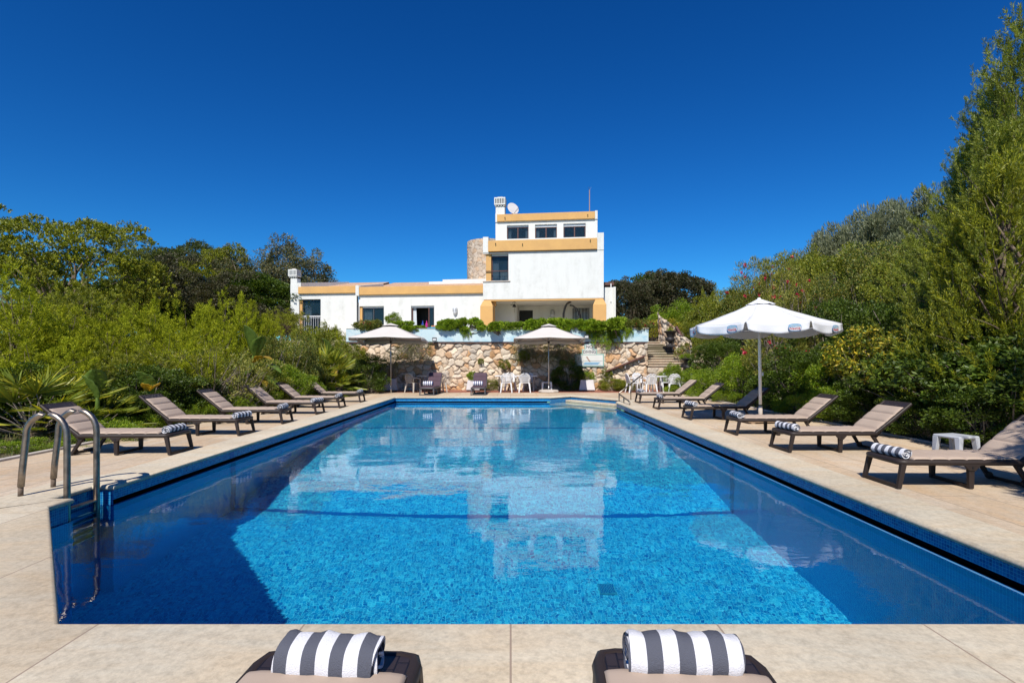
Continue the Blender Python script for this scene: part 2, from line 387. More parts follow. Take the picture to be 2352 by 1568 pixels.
for y in (9.7, 16.2):
    for x, s in ((-5.09,1),(4.06,-1)):
        MB().grid([[(x+s*.004,y,-.27),(x+s*.004,y+.16,-.27)],[(x+s*.004,y,fz(y)),(x+s*.004,y+.16,fz(y+.16))]]).build('lane_band', M['tile_dark'], basin)
        MB().grid([[(x-s*.026,y,-.06),(x-s*.026,y+.16,-.06)],[(x-s*.026,y,-.183),(x-s*.026,y+.16,-.183)]]).build('lane_band', M['tile_dark'], basin)
# water surface: one rippled sheet, real refraction
def inside(x, y, d=0.0):
    pl = OFFP; n = len(pl); c = False
    for i in range(n):
        a, b_ = pl[i], pl[(i+1) % n]
        if (a.y > y) != (b_.y > y) and x < (b_.x-a.x)*(y-a.y)/(b_.y-a.y)+a.x: c = not c
    return c
OFFP = offs(.005)
gx = np.concatenate([np.linspace(-5.40, -5.09, 5)[:-1], np.linspace(-5.09, 4.06, 131), np.linspace(4.06, 4.55, 7)[1:]])
gy = np.concatenate([np.linspace(3.20, 3.25, 2)[:-1], np.linspace(3.25, 23.5, 291), np.linspace(23.5, 24.5, 14)[1:]])
GX, GY = np.meshgrid(gx, gy); rw_ = np.random.default_rng(4); GZ = np.zeros_like(GX)
for k in range(70):
    lam = .22*(1.5/.22)**rw_.random(); an = rw_.normal(0, .9)+math.pi/2; kk = 2*math.pi/lam; GZ += RIP*lam**1.15*np.sin(kk*(GX*math.cos(an)+GY*math.sin(an))+rw_.uniform(0, 6.28))
V = np.stack([GX, GY, ZW+GZ], -1).reshape(-1,3).tolist(); nxw = len(gx); Fw = []
for j in range(len(gy)-1):
    for i in range(nxw-1):
        if any(inside(x, y) for x in (gx[i]+1e-3, gx[i+1]-1e-3) for y in (gy[j]+1e-3, gy[j+1]-1e-3)): Fw.append((j*nxw+i, j*nxw+i+1, (j+1)*nxw+i+1, (j+1)*nxw+i))
me = bpy.data.meshes.new('water'); me.from_pydata(V, [], Fw); me.materials.append(M['water']); me.polygons.foreach_set('use_smooth', [True]*len(Fw))
bm = bmesh.new(); bm.from_mesh(me); bmesh.ops.delete(bm, geom=[v for v in bm.verts if not v.link_faces], context='VERTS'); bm.to_mesh(me); bm.free()
wo = tag(mesh_obj('water', me), kind='structure'); wo.cycles.is_caustics_caster = True
# corner steps
cdir = (Vector((4.48,21.85))-Vector((2.75,24.4))).normalized(); nin = Vector((cdir.y, -cdir.x)); nin = nin if nin.y < 0 else -nin
Hh, Ih = Vector((2.75,24.4)), Vector((4.48,21.85))
def step(name, d0, d1, z, mat, ext0=0, ext1=0, th=.09):
    a, b = Hh-cdir*ext0, Ih+cdir*ext1
    q = [a+nin*d0, b+nin*d0, b+nin*d1, a+nin*d1]
    mb = MB().hexa([(p.x,p.y,z-th) for p in q], [(p.x,p.y,z) for p in q]); return mb.build(name, mat, basin, bevel=.015, seg=3)
step('stone_step', -.0, .34, -.165, M['coping'], ext0=-.02, ext1=-.02)
step('step_riser', .0, .31, -.256, M['tile_fascia'], ext0=-.02, ext1=-.02, th=.6)
step('submerged_step', .3, .66, -.36, M['step_stone'], .0, .35, .9)
step('submerged_step', .66, 1.02, -.52, M['step_stone'], .7, .7, .8)
step('submerged_step', 1.02, 1.38, -.68, M['step_stone'], 1.5, .6, .6)
# drain
mb = MB(); mb.box(1.21,1.43,7.22,7.46,fz(7.3)+.01,fz(7.3)+.03)
o = mb.build('floor_drain', pm('drain_plate', (.01,.30,.45), .5)); tag(o, 'square slotted drain cover on the deep end floor', 'drain cover')
for k in range(13): pass
mb = MB()
for k in range(9): mb.box(1.225+k*.0225,1.236+k*.0225,7.24,7.44,fz(7.3)+.031,fz(7.3)+.036)
mb.build('slots', M['tile_dark'], o)
# deck
bm = bmesh.new(); out = [bm.verts.new(p) for p in ((-8.1,-4,0),(8.15,-4,0),(8.15,22.3,0),(9.2,24,0),(9.2,26.85,0),(-8.1,26.85,0))]
inn = [bm.verts.new((p.x, p.y, 0)) for p in offs(.61)]
es = [bm.edges.new((l[i], l[(i+1) % len(l)])) for l in (out, inn) for i in range(len(l))]
bmesh.ops.triangle_fill(bm, use_beauty=True, use_dissolve=False, edges=es)
for f in bm.faces:
    if f.normal.z < 0: f.normal_flip()
me = bpy.data.meshes.new('deck'); bm.to_mesh(me); bm.free(); me.materials.append(M['deck']); tag(mesh_obj('deck', me), kind='structure')
# remove nothing: triangle_fill leaves the pool outline open
o = MB().box(-8.1,9.2,26.86,29.4,-.2,.0).build('terracotta_strip', M['terracotta']); tag(o, kind='structure')
for nm, a in (('kerb_strip', (-8.22,-8.1,-4,26.8)), ('kerb_strip', (8.15,8.25,-4,22.3))):
    o = MB().box(a[0],a[1],a[2],a[3],-.2,.035).build(nm, M['concrete'], bevel=.01); tag(o, kind='structure')
# ================================================================ furniture
def weave():
    g = N('woven_resin'); br = g.n('ShaderNodeTexBrick'); g.l(g.obj(), br.inputs['Vector']); br.inputs['Scale'].default_value = 1
    br.inputs['Brick Width'].default_value = .10; br.inputs['Row Height'].default_value = .05; br.inputs['Mortar Size'].default_value = .0035
    br.inputs['Color1'].default_value = (.032,.022,.019,1); br.inputs['Color2'].default_value = (.027,.019,.017,1); br.inputs['Mortar'].default_value = (.008,.006,.006,1)
    g.l(br.outputs['Color'], g.b.inputs['Base Color']); g.b.inputs['Roughness'].default_value = .42
    inv = g.math('SUBTRACT', 1.0, br.outputs['Fac']); g.bump(inv, .8, .006); return g.m
M['weave'] = weave()
LW, LH, LF, LB = .70, .355, 1.53, .82     # lounger width, deck height, flat length, backrest length
def cushion_mesh(w, th, segs, back_segs, ang, x0, hinge, z0, name, mat, parent, back_start=0.0):
    rows = []
    def strip(s0, s1, nseg, fn):
        K = 9
        for i in range(nseg):
            for k in range(K+1):
                f = k/K; s = s0+(s1-s0)*(i+f)/nseg; h = th*(.42+.58*(1-abs(2*f-1)**5)**.6)
                rows.append([fn(s, h, t) for t in TT])
    TT = [-1,-.985,-.95,-.8,-.4,0,.4,.8,.95,.985,1]
    def eh(t): return max(0.0, 1-abs(t)**14)**.5
    def flat(s, h, t): return (s, t*w/2, z0+h*(.35+.65*eh(t)) if abs(t) < 1 else z0+h*.3)
    ca, sa = math.cos(ang), math.sin(ang)
    def back(s, h, t):
        hh = h*(.35+.65*eh(t)) if abs(t) < 1 else h*.3
        return (hinge+s*ca-hh*sa*.9-.01, t*w/2, z0+s*sa+hh*ca)
    rows.append([(x0, t*w/2, z0) for t in TT]); strip(x0, hinge-.03, segs, flat); strip(.05, back_start, back_segs, back)
    rows.append([(hinge+back_start*ca, t*w/2, z0+back_start*sa) for t in TT])
    # underside
    mb = MB().grid(rows); under = [[(x0,-w/2,z0),(x0,w/2,z0)],[(hinge,-w/2,z0),(hinge,w/2,z0)],[(hinge+back_start*ca,-w/2,z0+back_start*sa),(hinge+back_start*ca,w/2,z0+back_start*sa)]]
    mb.grid(under)
    return mb.build(name, mat, parent, smooth=True, auto=70)
def make_lounger(label, group, ang=40, cover=False, mat=None, cmat=None, csegs=6, dark=False):
    t = thing('sun_lounger', label, 'sun lounger', group=group)
    fm = mat or M['lounger']; wv = M['weave'] if not dark else fm
    w = LW/2; a = R(ang); ca, sa = math.cos(a), math.sin(a)
    # frame: rim with rounded foot end
    mb = MB()
    rim = [(LF,-w+.03),(.10,-w+.03),(.045,-w+.045),(.03,-w+.10),(.03,w-.10),(.045,w-.045),(.10,w-.03),(LF,w-.03)]
    mb.tube([(x, y, LH-.032) for x, y in rim], .036, 10, sx=1.0)
    mb.build('frame', fm, t, smooth=True, auto=60)
    MB().box(.045, LF-.01, -w+.035, w-.035, LH-.022, LH-.002).build('deck_panel', wv, t)
    # legs: U shaped sleds
    def sled(name, xt, xb, wt, wb, th=.05):
        m = MB()
        for s in (-1, 1): m.hexa([(xb-th/2, s*wb-.022, 0),(xb+th/2, s*wb-.022, 0),(xb+th/2, s*wb+.022, 0),(xb-th/2, s*wb+.022, 0)],
                                 [(xt-th*.65, s*wt-.028, LH-.05),(xt+th*.65, s*wt-.028, LH-.05),(xt+th*.65, s*wt+.028, LH-.05),(xt-th*.65, s*wt+.028, LH-.05)])
        m.box(xb-.017, xb+.017, -wb+.021, wb-.021, .002, .045)
        return m.build(name, fm, t, bevel=.006)
    sled('front_leg_frame', .065, .0, w-.035, w-.02)
    sled('middle_leg_frame', .90, .90, w-.04, w-.04, .058)
    sled('rear_leg_frame', 1.47, 1.66, w-.06, w-.05)
    for s in (-1, 1):
        m = MB(); y0, y1 = (s*(w+.001), s*(w-.03)) if s < 0 else (s*(w-.03), s*(w+.001))
        m.hexa([(.86,y0,LH-.13),(.94,y0,LH-.13),(.94,y1,LH-.13),(.86,y1,LH-.13)], [(.79,y0,LH-.05),(1.01,y0,LH-.05),(1.01,y1,LH-.05),(.79,y1,LH-.05)])
        b = m.build('leg_bracket', fm, t, bevel=.008)
        MB().lathe([(.014,-.003),(.014,.003)], 12, Matrix.Translation((.9, s*(w+.002), LH-.09)) @ Matrix.Rotation(R(90),4,'X')).build('bolt', M['black'], b)
    # backrest
    bk = MB()
    for s in (-1, 1): bk.tube([(LF-.02, s*(w-.032), LH-.03),(LF+LB*.5*ca, s*(w-.032), LH-.03+LB*.5*sa),(LF+(LB-.02)*ca, s*(w-.032), LH-.03+(LB-.02)*sa)], [.034,.037,.030], 10)
    bk.tube([(LF+(LB-.02)*ca, -w+.04, LH-.03+(LB-.02)*sa),(LF+(LB-.02)*ca, w-.04, LH-.03+(LB-.02)*sa)], .024, 8)
    b = bk.build('backrest', fm, t, smooth=True, auto=60)
    Mx = Matrix.Translation((LF, 0, LH-.02)) @ Matrix.Rotation(-a, 4, 'Y')
    p = MB().box(0, LB-.03, -w+.04, w-.04, -.012, .012).build('backrest_panel', wv, b); p.matrix_local = Mx
    for s in (-1, 1): MB().bar((LF+.33*ca, s*(w-.09), LH-.05+.33*sa), (LF+.03, s*(w-.09), LH-.10), .035, .03).build('backrest_prop', fm, t, bevel=.005)
    for s in (-1, 1):
        MB().lathe([(.045,-.018),(.05,-.01),(.05,.01),(.045,.018)], 16, Matrix.Translation((1.62, s*(w-.09), .05)) @ Matrix.Rotation(R(90),4,'X')).build('wheel', fm, t)
    bs = LB-.17 if not cover else LB+.0
    cushion_mesh(LW-.07, .038 if not dark else .05, csegs, 3, a, .20 if not cover else .05, LF, LH-.002, 'cushion', cmat or M['cushion'], t, bs)
    return t
def roll_mesh(name, mat, r=.075, L=.50, turns=2.6, seed=1, squash=.86):
    rr = random.Random(seed); th = .011; n = 64; pts_ = []
    def rad(i): f = i/n; return .016+(r-.016)*f**.85
    out, inn = [], []
    for i in range(n+1):
        an = turns*2*math.pi*i/n; q = rad(i)*(1+.05*math.sin(an*2+seed)+.03*math.sin(an*5+seed*2))
        out.append((q*math.cos(an), q*math.sin(an)*squash)); q2 = q-th; inn.append((q2*math.cos(an), q2*math.sin(an)*squash))
    # flap resting on the deck
    loop = out+inn[::-1]; mb = MB(); S = 14; vs, fs = [], []; m = len(loop)
    zmin = min(p[1] for p in loop)
    for k in range(S+1):
        x = (k/S-.5)*L; e = 1-.05*abs(2*k/S-1)**6; wob = .004*math.sin(k*1.1+seed)+.003*math.sin(k*2.3)
        for j, (u, v) in enumerate(loop):
            ex = x + (.010*math.sin(j*.35+seed) if k in (0, S) else 0)
            vs.append((ex, u*e+wob*.6, (v*e-zmin)+wob*(1 if v > 0 else 0)))
    for k in range(S):
        for j in range(m): j2 = (j+1) % m; fs.append((k*m+j, k*m+j2, (k+1)*m+j2, (k+1)*m+j))
    for e in (0, S):
        for j in range(n): a, b, c, d = j, j+1, m-2-j, m-1-j; fs.append(tuple(e*m+q for q in (a,b,c,d)))
    mb.v, mb.f = vs, fs
    return mb.build(name, mat, None, smooth=True, auto=50)
def towel(label, loc, rz, proto, group='rolled striped towels on the loungers'):
    o = proto if not proto.get('label') else proto.copy()
    if o is not proto: COL.objects.link(o)
    o.location = loc; o.rotation_euler = (0, 0, rz); return tag(o, label, 'towel', group)
tA = roll_mesh('rolled_towel', M['towel_a'], seed=1, r=.094, L=.395, squash=.98)
tB = roll_mesh('rolled_towel', M['towel_b'], seed=2, r=.096, L=.43, squash=1.0)
tC = [roll_mesh('rolled_towel', M['towel_a'], seed=3+i, r=.086, L=.50) for i in range(3)]
G1 = 'brown loungers with taupe cushions beside the pool'
lproto = make_lounger('', G1)
def put_lounger(label, x, y, rz, angle_src=None, src=[None]):
    o = lproto if not src[0] else copy_tree(lproto); src[0] = 1
    o.location = (x, y, 0.007); o.rotation_euler = (0, 0, rz); o['label'] = label; return o
YL = [9.03, 11.35, 13.49, 15.87, 18.0, 20.5]
LL = ['taupe cushioned lounger nearest the pool ladder on the left side', 'taupe cushioned lounger second from the ladder, under a yellow banana leaf',
      'taupe cushioned lounger third from the ladder, in front of bare twigs', 'taupe cushioned lounger fourth from the ladder, twig shadows on its backrest',
      'taupe cushioned lounger fifth from the ladder, one leaf shadow on its backrest', 'taupe cushioned lounger sixth from the ladder, nearest the fan palm and stone wall']
TL = ['towel roll on the lounger nearest the pool ladder', 'towel roll on the second lounger from the pool ladder', 'towel roll on the third lounger from the pool ladder',
      'towel roll on the fourth lounger from the pool ladder', 'small towel roll on the fifth lounger from the ladder', 'small towel roll on the left lounger nearest the stone wall']
tk = [0]
for i, y in enumerate(YL):
    rz = R(180+[1.5,-.8,1.0,-1.2,.8,0][i])
    put_lounger(LL[i], -5.78, y+.33, rz)
    towel(TL[i], (-5.78-.13+.02*(i % 2), y+.33, LH+.006), R(88+[4,-6,8,-10,7,5][i]), tC[i % 3])
YR = [6.66, 9.28, 11.43, 14.4, 17.5, 20.1]
LR = ['taupe cushioned lounger cut by the right picture edge, dappled with pine shade', 'taupe cushioned lounger second from the right edge, in front of yellow leaved bushes',
      'taupe cushioned lounger third from the right edge, wooden board lying behind it', 'taupe cushioned lounger in the shade of the big white parasol',
      'taupe cushioned lounger second nearest the round white table', 'taupe cushioned lounger whose pad covers it fully, nearest the round white table']
TR = ['thick towel roll on the lounger at the right picture edge', 'towel roll on the second lounger from the right edge', 'towel roll on the third lounger from the right edge',
      'towel roll on the lounger shaded by the big white parasol', 'towel roll on the second nearest lounger to the round table', 'small towel roll on the lounger nearest the round white table']
for i, y in enumerate(YR):
    rz = R([-1.0,.8,-1.2,1.0,-.5,.6][i])
    if i == 5:
        o = make_lounger(LR[i], G1, 38, cover=True, csegs=7); o.location = (4.85, y+.33, .007); o.rotation_euler = (0,0,rz)
    else: put_lounger(LR[i], 4.85, y+.33, rz)
    towel(TR[i], (4.85+.13, y+.33, LH+.006 if i != 5 else LH+.05), R(90+[6,10,-4,8,-6,4][i]), tC[(i+1) % 3])
# front pair, foot ends towards the pool
o = put_lounger('lounger at the bottom left of the photo, grey edged towel on its foot', -.715, 2.30, R(-90-1.5)); o['group'] = G1
o = put_lounger('lounger at the bottom right of the photo, white edged towel on its foot', .70, 2.30, R(-90-4.0)); o['group'] = G1
towel('big towel roll with grey end stripe on the bottom left lounger', (-.715, 2.13, LH+.002), R(-5), tA)
towel('big towel roll with white end stripe on the bottom right lounger', (.685, 2.14, LH+.002), R(-3), tB)
# two plum loungers by the far edge
G2 = 'plum cushioned loungers in front of the stone wall'
o = make_lounger('plum cushioned lounger on the left, in the parasol shade by the wall', G2, 52, cover=True, mat=M['frame_grey'], cmat=M['cushion_dark'], csegs=1, dark=True)
o.location = (-3.9, 24.75, .0); o.rotation_euler = (0, 0, R(86))
o2 = copy_tree(o); o2['label'] = 'plum cushioned lounger on the right, in full sun in front of the wall'; o2.location = (-1.52, 24.8, 0); o2.rotation_euler = (0, 0, R(90))
tD = roll_mesh('rolled_towel', M['towel_c'], seed=9, r=.10, L=.46, squash=1.3)
towel('blue and white towel standing on the left plum lounger', (-3.98, 25.75, LH+.05), R(-4), tD)
towel('blue and white towel standing on the right plum lounger', (-1.58, 25.8, LH+.05), R(2), tD)
# ---------------------------------------------------------------- plastic chairs
def make_chair(style, label, group, mat):
    t = thing('plastic_chair', label, 'chair', group=group, scale=1.12)
    rows = []
    for i in range(9):
        u = i/8; y = -.22+.44*u
        rows.append([(x*(.235-.02*u), y, .435-.018*math.cos(x*1.4)*math.sin(u*3.1)+(.02 if i == 0 else 0)*-1) for x in (-1,-.85,-.5,0,.5,.85,1)])
    MB().grid(rows).build('seat', mat, t, solid=.016, bevel=0, smooth=True)
    lean = .14
    top = .86
    arc = []
    for k in range(17):
        an = math.pi*k/16; x = -.225*math.cos(an); z = .64+(top-.64)*math.sin(an)**.8; arc.append((x, .20+lean*(z-.43)/.43, z))
    path = [(-.215,.215,.43)]+arc+[(.215,.215,.43)]
    bk = MB(); bk.tube(path, .020, 8); b = bk.build('back_frame', mat, t, smooth=True)
    bz = lambda z: .20+lean*(z-.43)/.43
    m = MB()
    if style == 'slat':
        for k in range(7):
            z = .50+k*.048; ww = .20-.05*math.sin(max(0, min(1, (z-.45)/.3))*math.pi)*(1 if z < .66 else .4)
            if z > .76: ww = .17
            m.grid([[(x*ww, bz(z)+.02*(1-x*x), z-.014) for x in (-1,-.5,0,.5,1)],[(x*ww, bz(z+.02)+.02*(1-x*x), z+.014) for x in (-1,-.5,0,.5,1)]])
        for s in (-1, 1): m.grid([[(s*.15, bz(z), z), (s*.205, bz(z)-.01, z)] for z in (.43,.55,.7,.8)])
    elif style == 'vertical':
        for k in range(7):
            x = (k-3)*.055; h = top-.02-.04*abs(k-3)**1.4*.5
            m.grid([[(x*.8-.012, .215, .43),(x*.8+.012, .215, .43)],[(x-.012, bz(.65)+.012, .65),(x+.012, bz(.65)+.012, .65)],[(x*1.02-.012, bz(h), h),(x*1.02+.012, bz(h), h)]])
    else:
        for k in range(9): x = (k-4)*.035; m.grid([[(x*.85-.006, .215, .45),(x*.85+.006, .215, .45)],[(x-.006, bz(.74)+.015, .76),(x+.006, bz(.74)+.015, .76)]])
        for k in range(9): z = .47+k*.035; m.grid([[(-.15, bz(z)+.004, z-.006),(0, bz(z)+.018, z-.006),(.15, bz(z)+.004, z-.006)],[(-.15, bz(z)+.004, z+.006),(0, bz(z)+.018, z+.006),(.15, bz(z)+.004, z+.006)]])
        m.grid([[(x, bz(.76)+.006, .76), (x*1.05, bz(.83), .845-.06*abs(x/.2)**2)] for x in (-.18,-.1,0,.1,.18)])
        for s in (-1, 1): m.grid([[(s*.14, bz(z)+.004, z), (s*.215, bz(z)-.012, z)] for z in (.44,.55,.66,.77)])
    m.build('back_panel', mat, t, solid=.010)
    for s in (-1, 1):
        m = MB(); m.tube([(s*.222,.245,.66),(s*.262,.12,.655),(s*.272,-.05,.64),(s*.262,-.17,.60),(s*.245,-.20,.52),(s*.225,-.21,.43)], [.02,.024,.026,.026,.024,.022], 8)
        m.build('armrest', mat, t, smooth=True)
        for (y0, y1) in ((-.20,-.25),(.20,.29)):
            x0, x1 = s*.205, s*.255
            m = MB().hexa([(x1-.022,y1-.02,0),(x1+.022,y1-.02,0),(x1+.022,y1+.02,0),(x1-.022,y1+.02,0)],[(x0-.035,y0-.035,.44),(x0+.035,y0-.035,.44),(x0+.035,y0+.035,.44),(x0-.035,y0+.035,.44)])
            m.build('leg', mat, t, bevel=.008)
    return t
def put_chair(proto, label, x, y, rz, used={}):
    o = proto if proto.name not in used else copy_tree(proto); used[proto.name] = 1
    o.location = (x, y, 0.002); o.rotation_euler = (0, 0, R(rz)); o['label'] = label; return o
# chair faces -Y at rz=0 (back at +Y)
GA, GB, GC = 'slatted white chairs round the long table', 'lattice back white chairs round the round table', 'white chairs in the parasol shade'
ca_ = make_chair('slat', '', GA, M['white_resin'])
put_chair(ca_, 'front left slatted chair at the long table, its back to the pool', -.22, 26.95, 180)
put_chair(ca_, 'front right slatted chair at the long table, its back to the pool', .70, 26.95, 180)
put_chair(ca_, 'far left slatted chair behind the long table', -.02, 28.35, 4)
put_chair(ca_, 'far right slatted chair behind the long table', .95, 28.35, -3)
cb_ = make_chair('lattice', '', GB, M['white_resin'])
tx, ty = 7.35, 26.9
put_chair(cb_, 'lattice chair in front left of the round table, back to the pool', 6.75, 25.95, 186)
put_chair(cb_, 'lattice chair in front right of the round table, back to the pool', 7.98, 26.0, 166)
put_chair(cb_, 'lattice chair left of the round table, seen from its side', 6.15, 26.75, 98)
put_chair(cb_, 'lattice chair right of the round table, seen from its side', 8.75, 26.9, -88)
put_chair(cb_, 'lattice chair behind the round table on the left', 6.75, 27.95, 12)
put_chair(cb_, 'lattice chair behind the round table on the right', 8.15, 27.9, -18)
cc_ = make_chair('vertical', '', GC, M['shaded_cream_resin'])
put_chair(cc_, 'cream chair with upright slats left of the shaded small table', -4.95, 27.1, 150)
put_chair(cc_, 'cream chair with upright slats behind the left plum lounger', -3.62, 27.2, 205)
put_chair(cc_, 'cream chair behind the shaded small table, against the wall', -4.3, 28.6, 5)
# tables
t = thing('long_table', 'long white table with thin dark legs against the stone wall', 'table', (.28, 27.65, 0), R(-1))
MB().box(-1.08,1.08,-.40,.40,.80,.845).build('tabletop', M['white_resin'], t, bevel=.01)
for x in (-.88,.88):
    for y in (-.32,.32): MB().tube([(x,y,0),(x,y,.80)], .016, 8).build('leg', M['frame_grey'], t)
t = thing('round_table', 'round white plastic table ringed by lattice chairs', 'table', (tx, ty, 0))
MB().lathe([(.50,.79),(.53,.80),(.535,.825),(.52,.84)], 40).build('tabletop', M['white_resin'], t, smooth=True, auto=40)
for a in (45,135,225,315):
    c, s = math.cos(R(a)), math.sin(R(a))
    MB().hexa([(c*.40-.03,s*.40-.03,0),(c*.40+.03,s*.40-.03,0),(c*.40+.03,s*.40+.03,0),(c*.40-.03,s*.40+.03,0)],[(c*.30-.04,s*.30-.04,.795),(c*.30+.04,s*.30-.04,.795),(c*.30+.04,s*.30+.04,.795),(c*.30-.04,s*.30+.04,.795)]).build('leg', M['white_resin'], t, bevel=.01)
o = MB().lathe([(.05,0),(.10,.012),(.105,.035),(.09,.035),(.085,.015)], 20, Matrix.Translation((tx-.1, ty-.1, .842))).build('ashtray', pm('green_glass', (.05,.10,.08), .2), smooth=True, auto=40)
tag(o, 'small dark green ashtray on the round white table', 'ashtray')
t = thing('square_table', 'small square table in shade between the cream chairs', 'table', (-4.25, 27.55, 0))
MB().box(-.55,.55,-.45,.45,.80,.835).build('tabletop', M['shaded_cream_resin'], t, bevel=.01)
for x in (-.48,.48):
    for y in (-.38,.38): MB().tube([(x,y,0),(x,y,.80)], .018, 8).build('leg', M['frame_grey'], t)
M['shaded_resin'] = pm('shaded_white_resin', (.46,.48,.52), .5, 0, .06)  # white resin with the shade of the pines put into its colour
def low_table(label, x, y, rz, h=.42, w=.27, mat=None):
    t = thing('low_table', label, 'side table', (x, y, 0), R(rz), group='low white side tables'); mat = mat or M['white_resin']
    MB().box(-w,w,-w,w,h-.045,h).build('tabletop', mat, t, bevel=.02, seg=3)
    for sx in (-1,1):
        for sy in (-1,1):
            b, c = w-.02, w-.045
            MB().hexa([(sx*b-.03,sy*b-.03,0),(sx*b+.03,sy*b-.03,0),(sx*b+.03,sy*b+.03,0),(sx*b-.03,sy*b+.03,0)],[(sx*c-.045,sy*c-.045,h-.03),(sx*c+.045,sy*c-.045,h-.03),(sx*c+.045,sy*c+.045,h-.03),(sx*c-.045,sy*c+.045,h-.03)]).build('leg', mat, t, bevel=.008)
    return t
p = gnd(2190, 1037); low_table('low white plastic table under the bushes, behind the right edge lounger', 7.47, 8.95, 14, .36, .22, M['shaded_resin'])
low_table('low white stool beside the middle parasol pole', 1.88, 27.9, 0, .50, .26)
# ---------------------------------------------------------------- parasols
def text_obj(name, s, size, mat, parent, Mx, ext=.002, bold=0.0):
    cu = bpy.data.curves.new(name, 'FONT'); cu.body = s; cu.size = size; cu.extrude = ext; cu.offset = bold; cu.align_x = 'CENTER'; cu.align_y = 'CENTER'
    tmp = bpy.data.objects.new('tmp', cu); COL.objects.link(tmp)
    dg = bpy.context.evaluated_depsgraph_get(); me = bpy.data.meshes.new_from_object(tmp.evaluated_get(dg)); bpy.data.objects.remove(tmp)
    me.materials.clear(); me.materials.append(mat); o = mesh_obj(name, me, parent); o.matrix_local = Mx; return o
def logo(parent, Mx):
    """badge of about .35 x .22 m on the valance; local x along the cloth, y up, z outward"""
    Mx = Mx @ Matrix.Diagonal((.80,.80,1,1))
    def shape(rx, ry, n=28, p=3.0):
        return [(math.copysign(abs(math.cos(a))**(2/p), math.cos(a))*rx, math.copysign(abs(math.sin(a))**(2/p), math.sin(a))*ry) for a in [2*math.pi*k/n for k in range(n)]]
    def plate(name, pts_, z0, z1, mat, par):
        n = len(pts_); m = MB(); m.add([(x,y,z0) for x, y in pts_]+[(x,y,z1) for x, y in pts_], [tuple(range(n))[::-1], tuple(range(n, 2*n))]+[(k,(k+1) % n,n+(k+1) % n,n+k) for k in range(n)]); return m.build(name, mat, par)
    o = plate('printed_badge', shape(.20,.125), 0, .004, M['badge_blue'], parent); o.matrix_local = Mx
    plate('badge_sky', [(x, y+.004) for x, y in shape(.186,.108)], .004, .006, M['badge_cyan'], o)
    low = [(x, min(y, .012+.02*math.sin(x*9))) for x, y in shape(.184,.104, 40)]
    plate('badge_field', low, .006, .0075, M['badge_white'], o)
    text_obj('badge_text', 'GELADOS', .062, M['badge_white'], o, Matrix.Translation((0,.055,.008)), bold=.001)
    text_obj('badge_text', 'Nestlé', .125, M['badge_red'], o, Matrix.Translation((0,-.035,.010)), bold=.0015)
    return o
M['badge_blue'] = pm('print_blue', (.10,.22,.42), .8); M['badge_cyan'] = pm('print_cyan', (.22,.45,.62), .8)
M['badge_white'] = pm('print_white', (.60,.61,.64), .8); M['badge_red'] = pm('print_red', (.48,.10,.12), .8)
t = thing('parasol', 'big white octagonal parasol with printed badges on its valance', 'parasol', (6.46, 13.8, .23), scale=.856)
def rimpt(k, Rr=2.1, z=2.65): a = R(10+45*k); return Vector((Rr*math.sin(a), -Rr*math.cos(a), z))
apex = Vector((-.04, 0, 3.44)); mb = MB()
K = 8
for i in range(8):
    a, b = rimpt(i), rimpt(i+1); rows = []
    for r_ in range(9):
        u = r_/8; row = []
        for c_ in range(9):
            v = c_/8; e = a.lerp(b, v); p = apex.lerp(e, u); p.z -= .05*math.sin(math.pi*u)-.00; p.z -= .035*math.sin(math.pi*v)*u*u*1.0
            q = math.sin(math.pi*v)*.05*u; d = Vector((e.x, e.y, 0)).normalized(); row.append(tuple(p-d*q))
        rows.append(row)
    mb.grid(rows)
can = mb.build('canopy', M['canvas_white'], t, solid=.006, smooth=True, auto=25)
vm = MB(); frames = []
for i in range(8):
    a, b = rimpt(i), rimpt(i+1); e = (b-a).normalized(); outw = Vector((e.y, -e.x, 0)); outw = outw if outw.dot(a+b) > 0 else -outw
    rows = []
    for r_ in range(6):
        u = r_/5; row = []
        for c_ in range(15):
            v = c_/14; vv = .012+.976*v; vv = .5+(vv-.5)*(1-.045*u); p = a.lerp(b, vv); d = Vector((p.x, p.y, 0)).normalized()
            p = p-d*.05*math.sin(math.pi*vv); p.z -= .035*math.sin(math.pi*vv)
            drop = .20+.085*math.sin(math.pi*v)**.6; p.z -= drop*u+.004; p += outw*(.012+.03*math.sin(v*13+i)*u*u+.02*u); row.append(tuple(p))
        rows.append(row)
    vm.grid(rows)
    q = a.lerp(b, .76); q = q-Vector((q.x,q.y,0)).normalized()*.035*1; q.z -= .165; q += outw*.055
    frames.append((q, e, outw))
va = vm.build('valance', M['canvas_white'], t, solid=.004, smooth=True)
for (q, e, n) in frames:
    x = e if Vector((0,0,1)).cross(n).dot(e) > 0 else -e; x = Vector((0,0,1)).cross(n)
    Mx = Matrix((( x.x,0,n.x,q.x),(x.y,0,n.y,q.y),(x.z,1,n.z,q.z),(0,0,0,1))); logo(va, Mx)
capm = MB()
for i in range(8):
    a, b = rimpt(i, .42, 3.30), rimpt(i+1, .42, 3.30); top = Vector((-.04,0,3.485)); m_ = a.lerp(b,.5); m_.z -= .02
    capm.grid([[tuple(top)]*3, [tuple(top.lerp(a,.5)),tuple(top.lerp(m_,.5)),tuple(top.lerp(b,.5))],[tuple(a),tuple(m_),tuple(b)]])
capm.build('vent_cap', M['canvas_white'], t, solid=.005)
MB().tube([(0,0,.28),(-.04,0,3.5)], .045, 16).build('pole', M['white_paint'], t, smooth=True)
MB().tube([(0,0,-.18),(0,0,.24)], .06, 16).build('base_socket', M['concrete'], t, smooth=True)
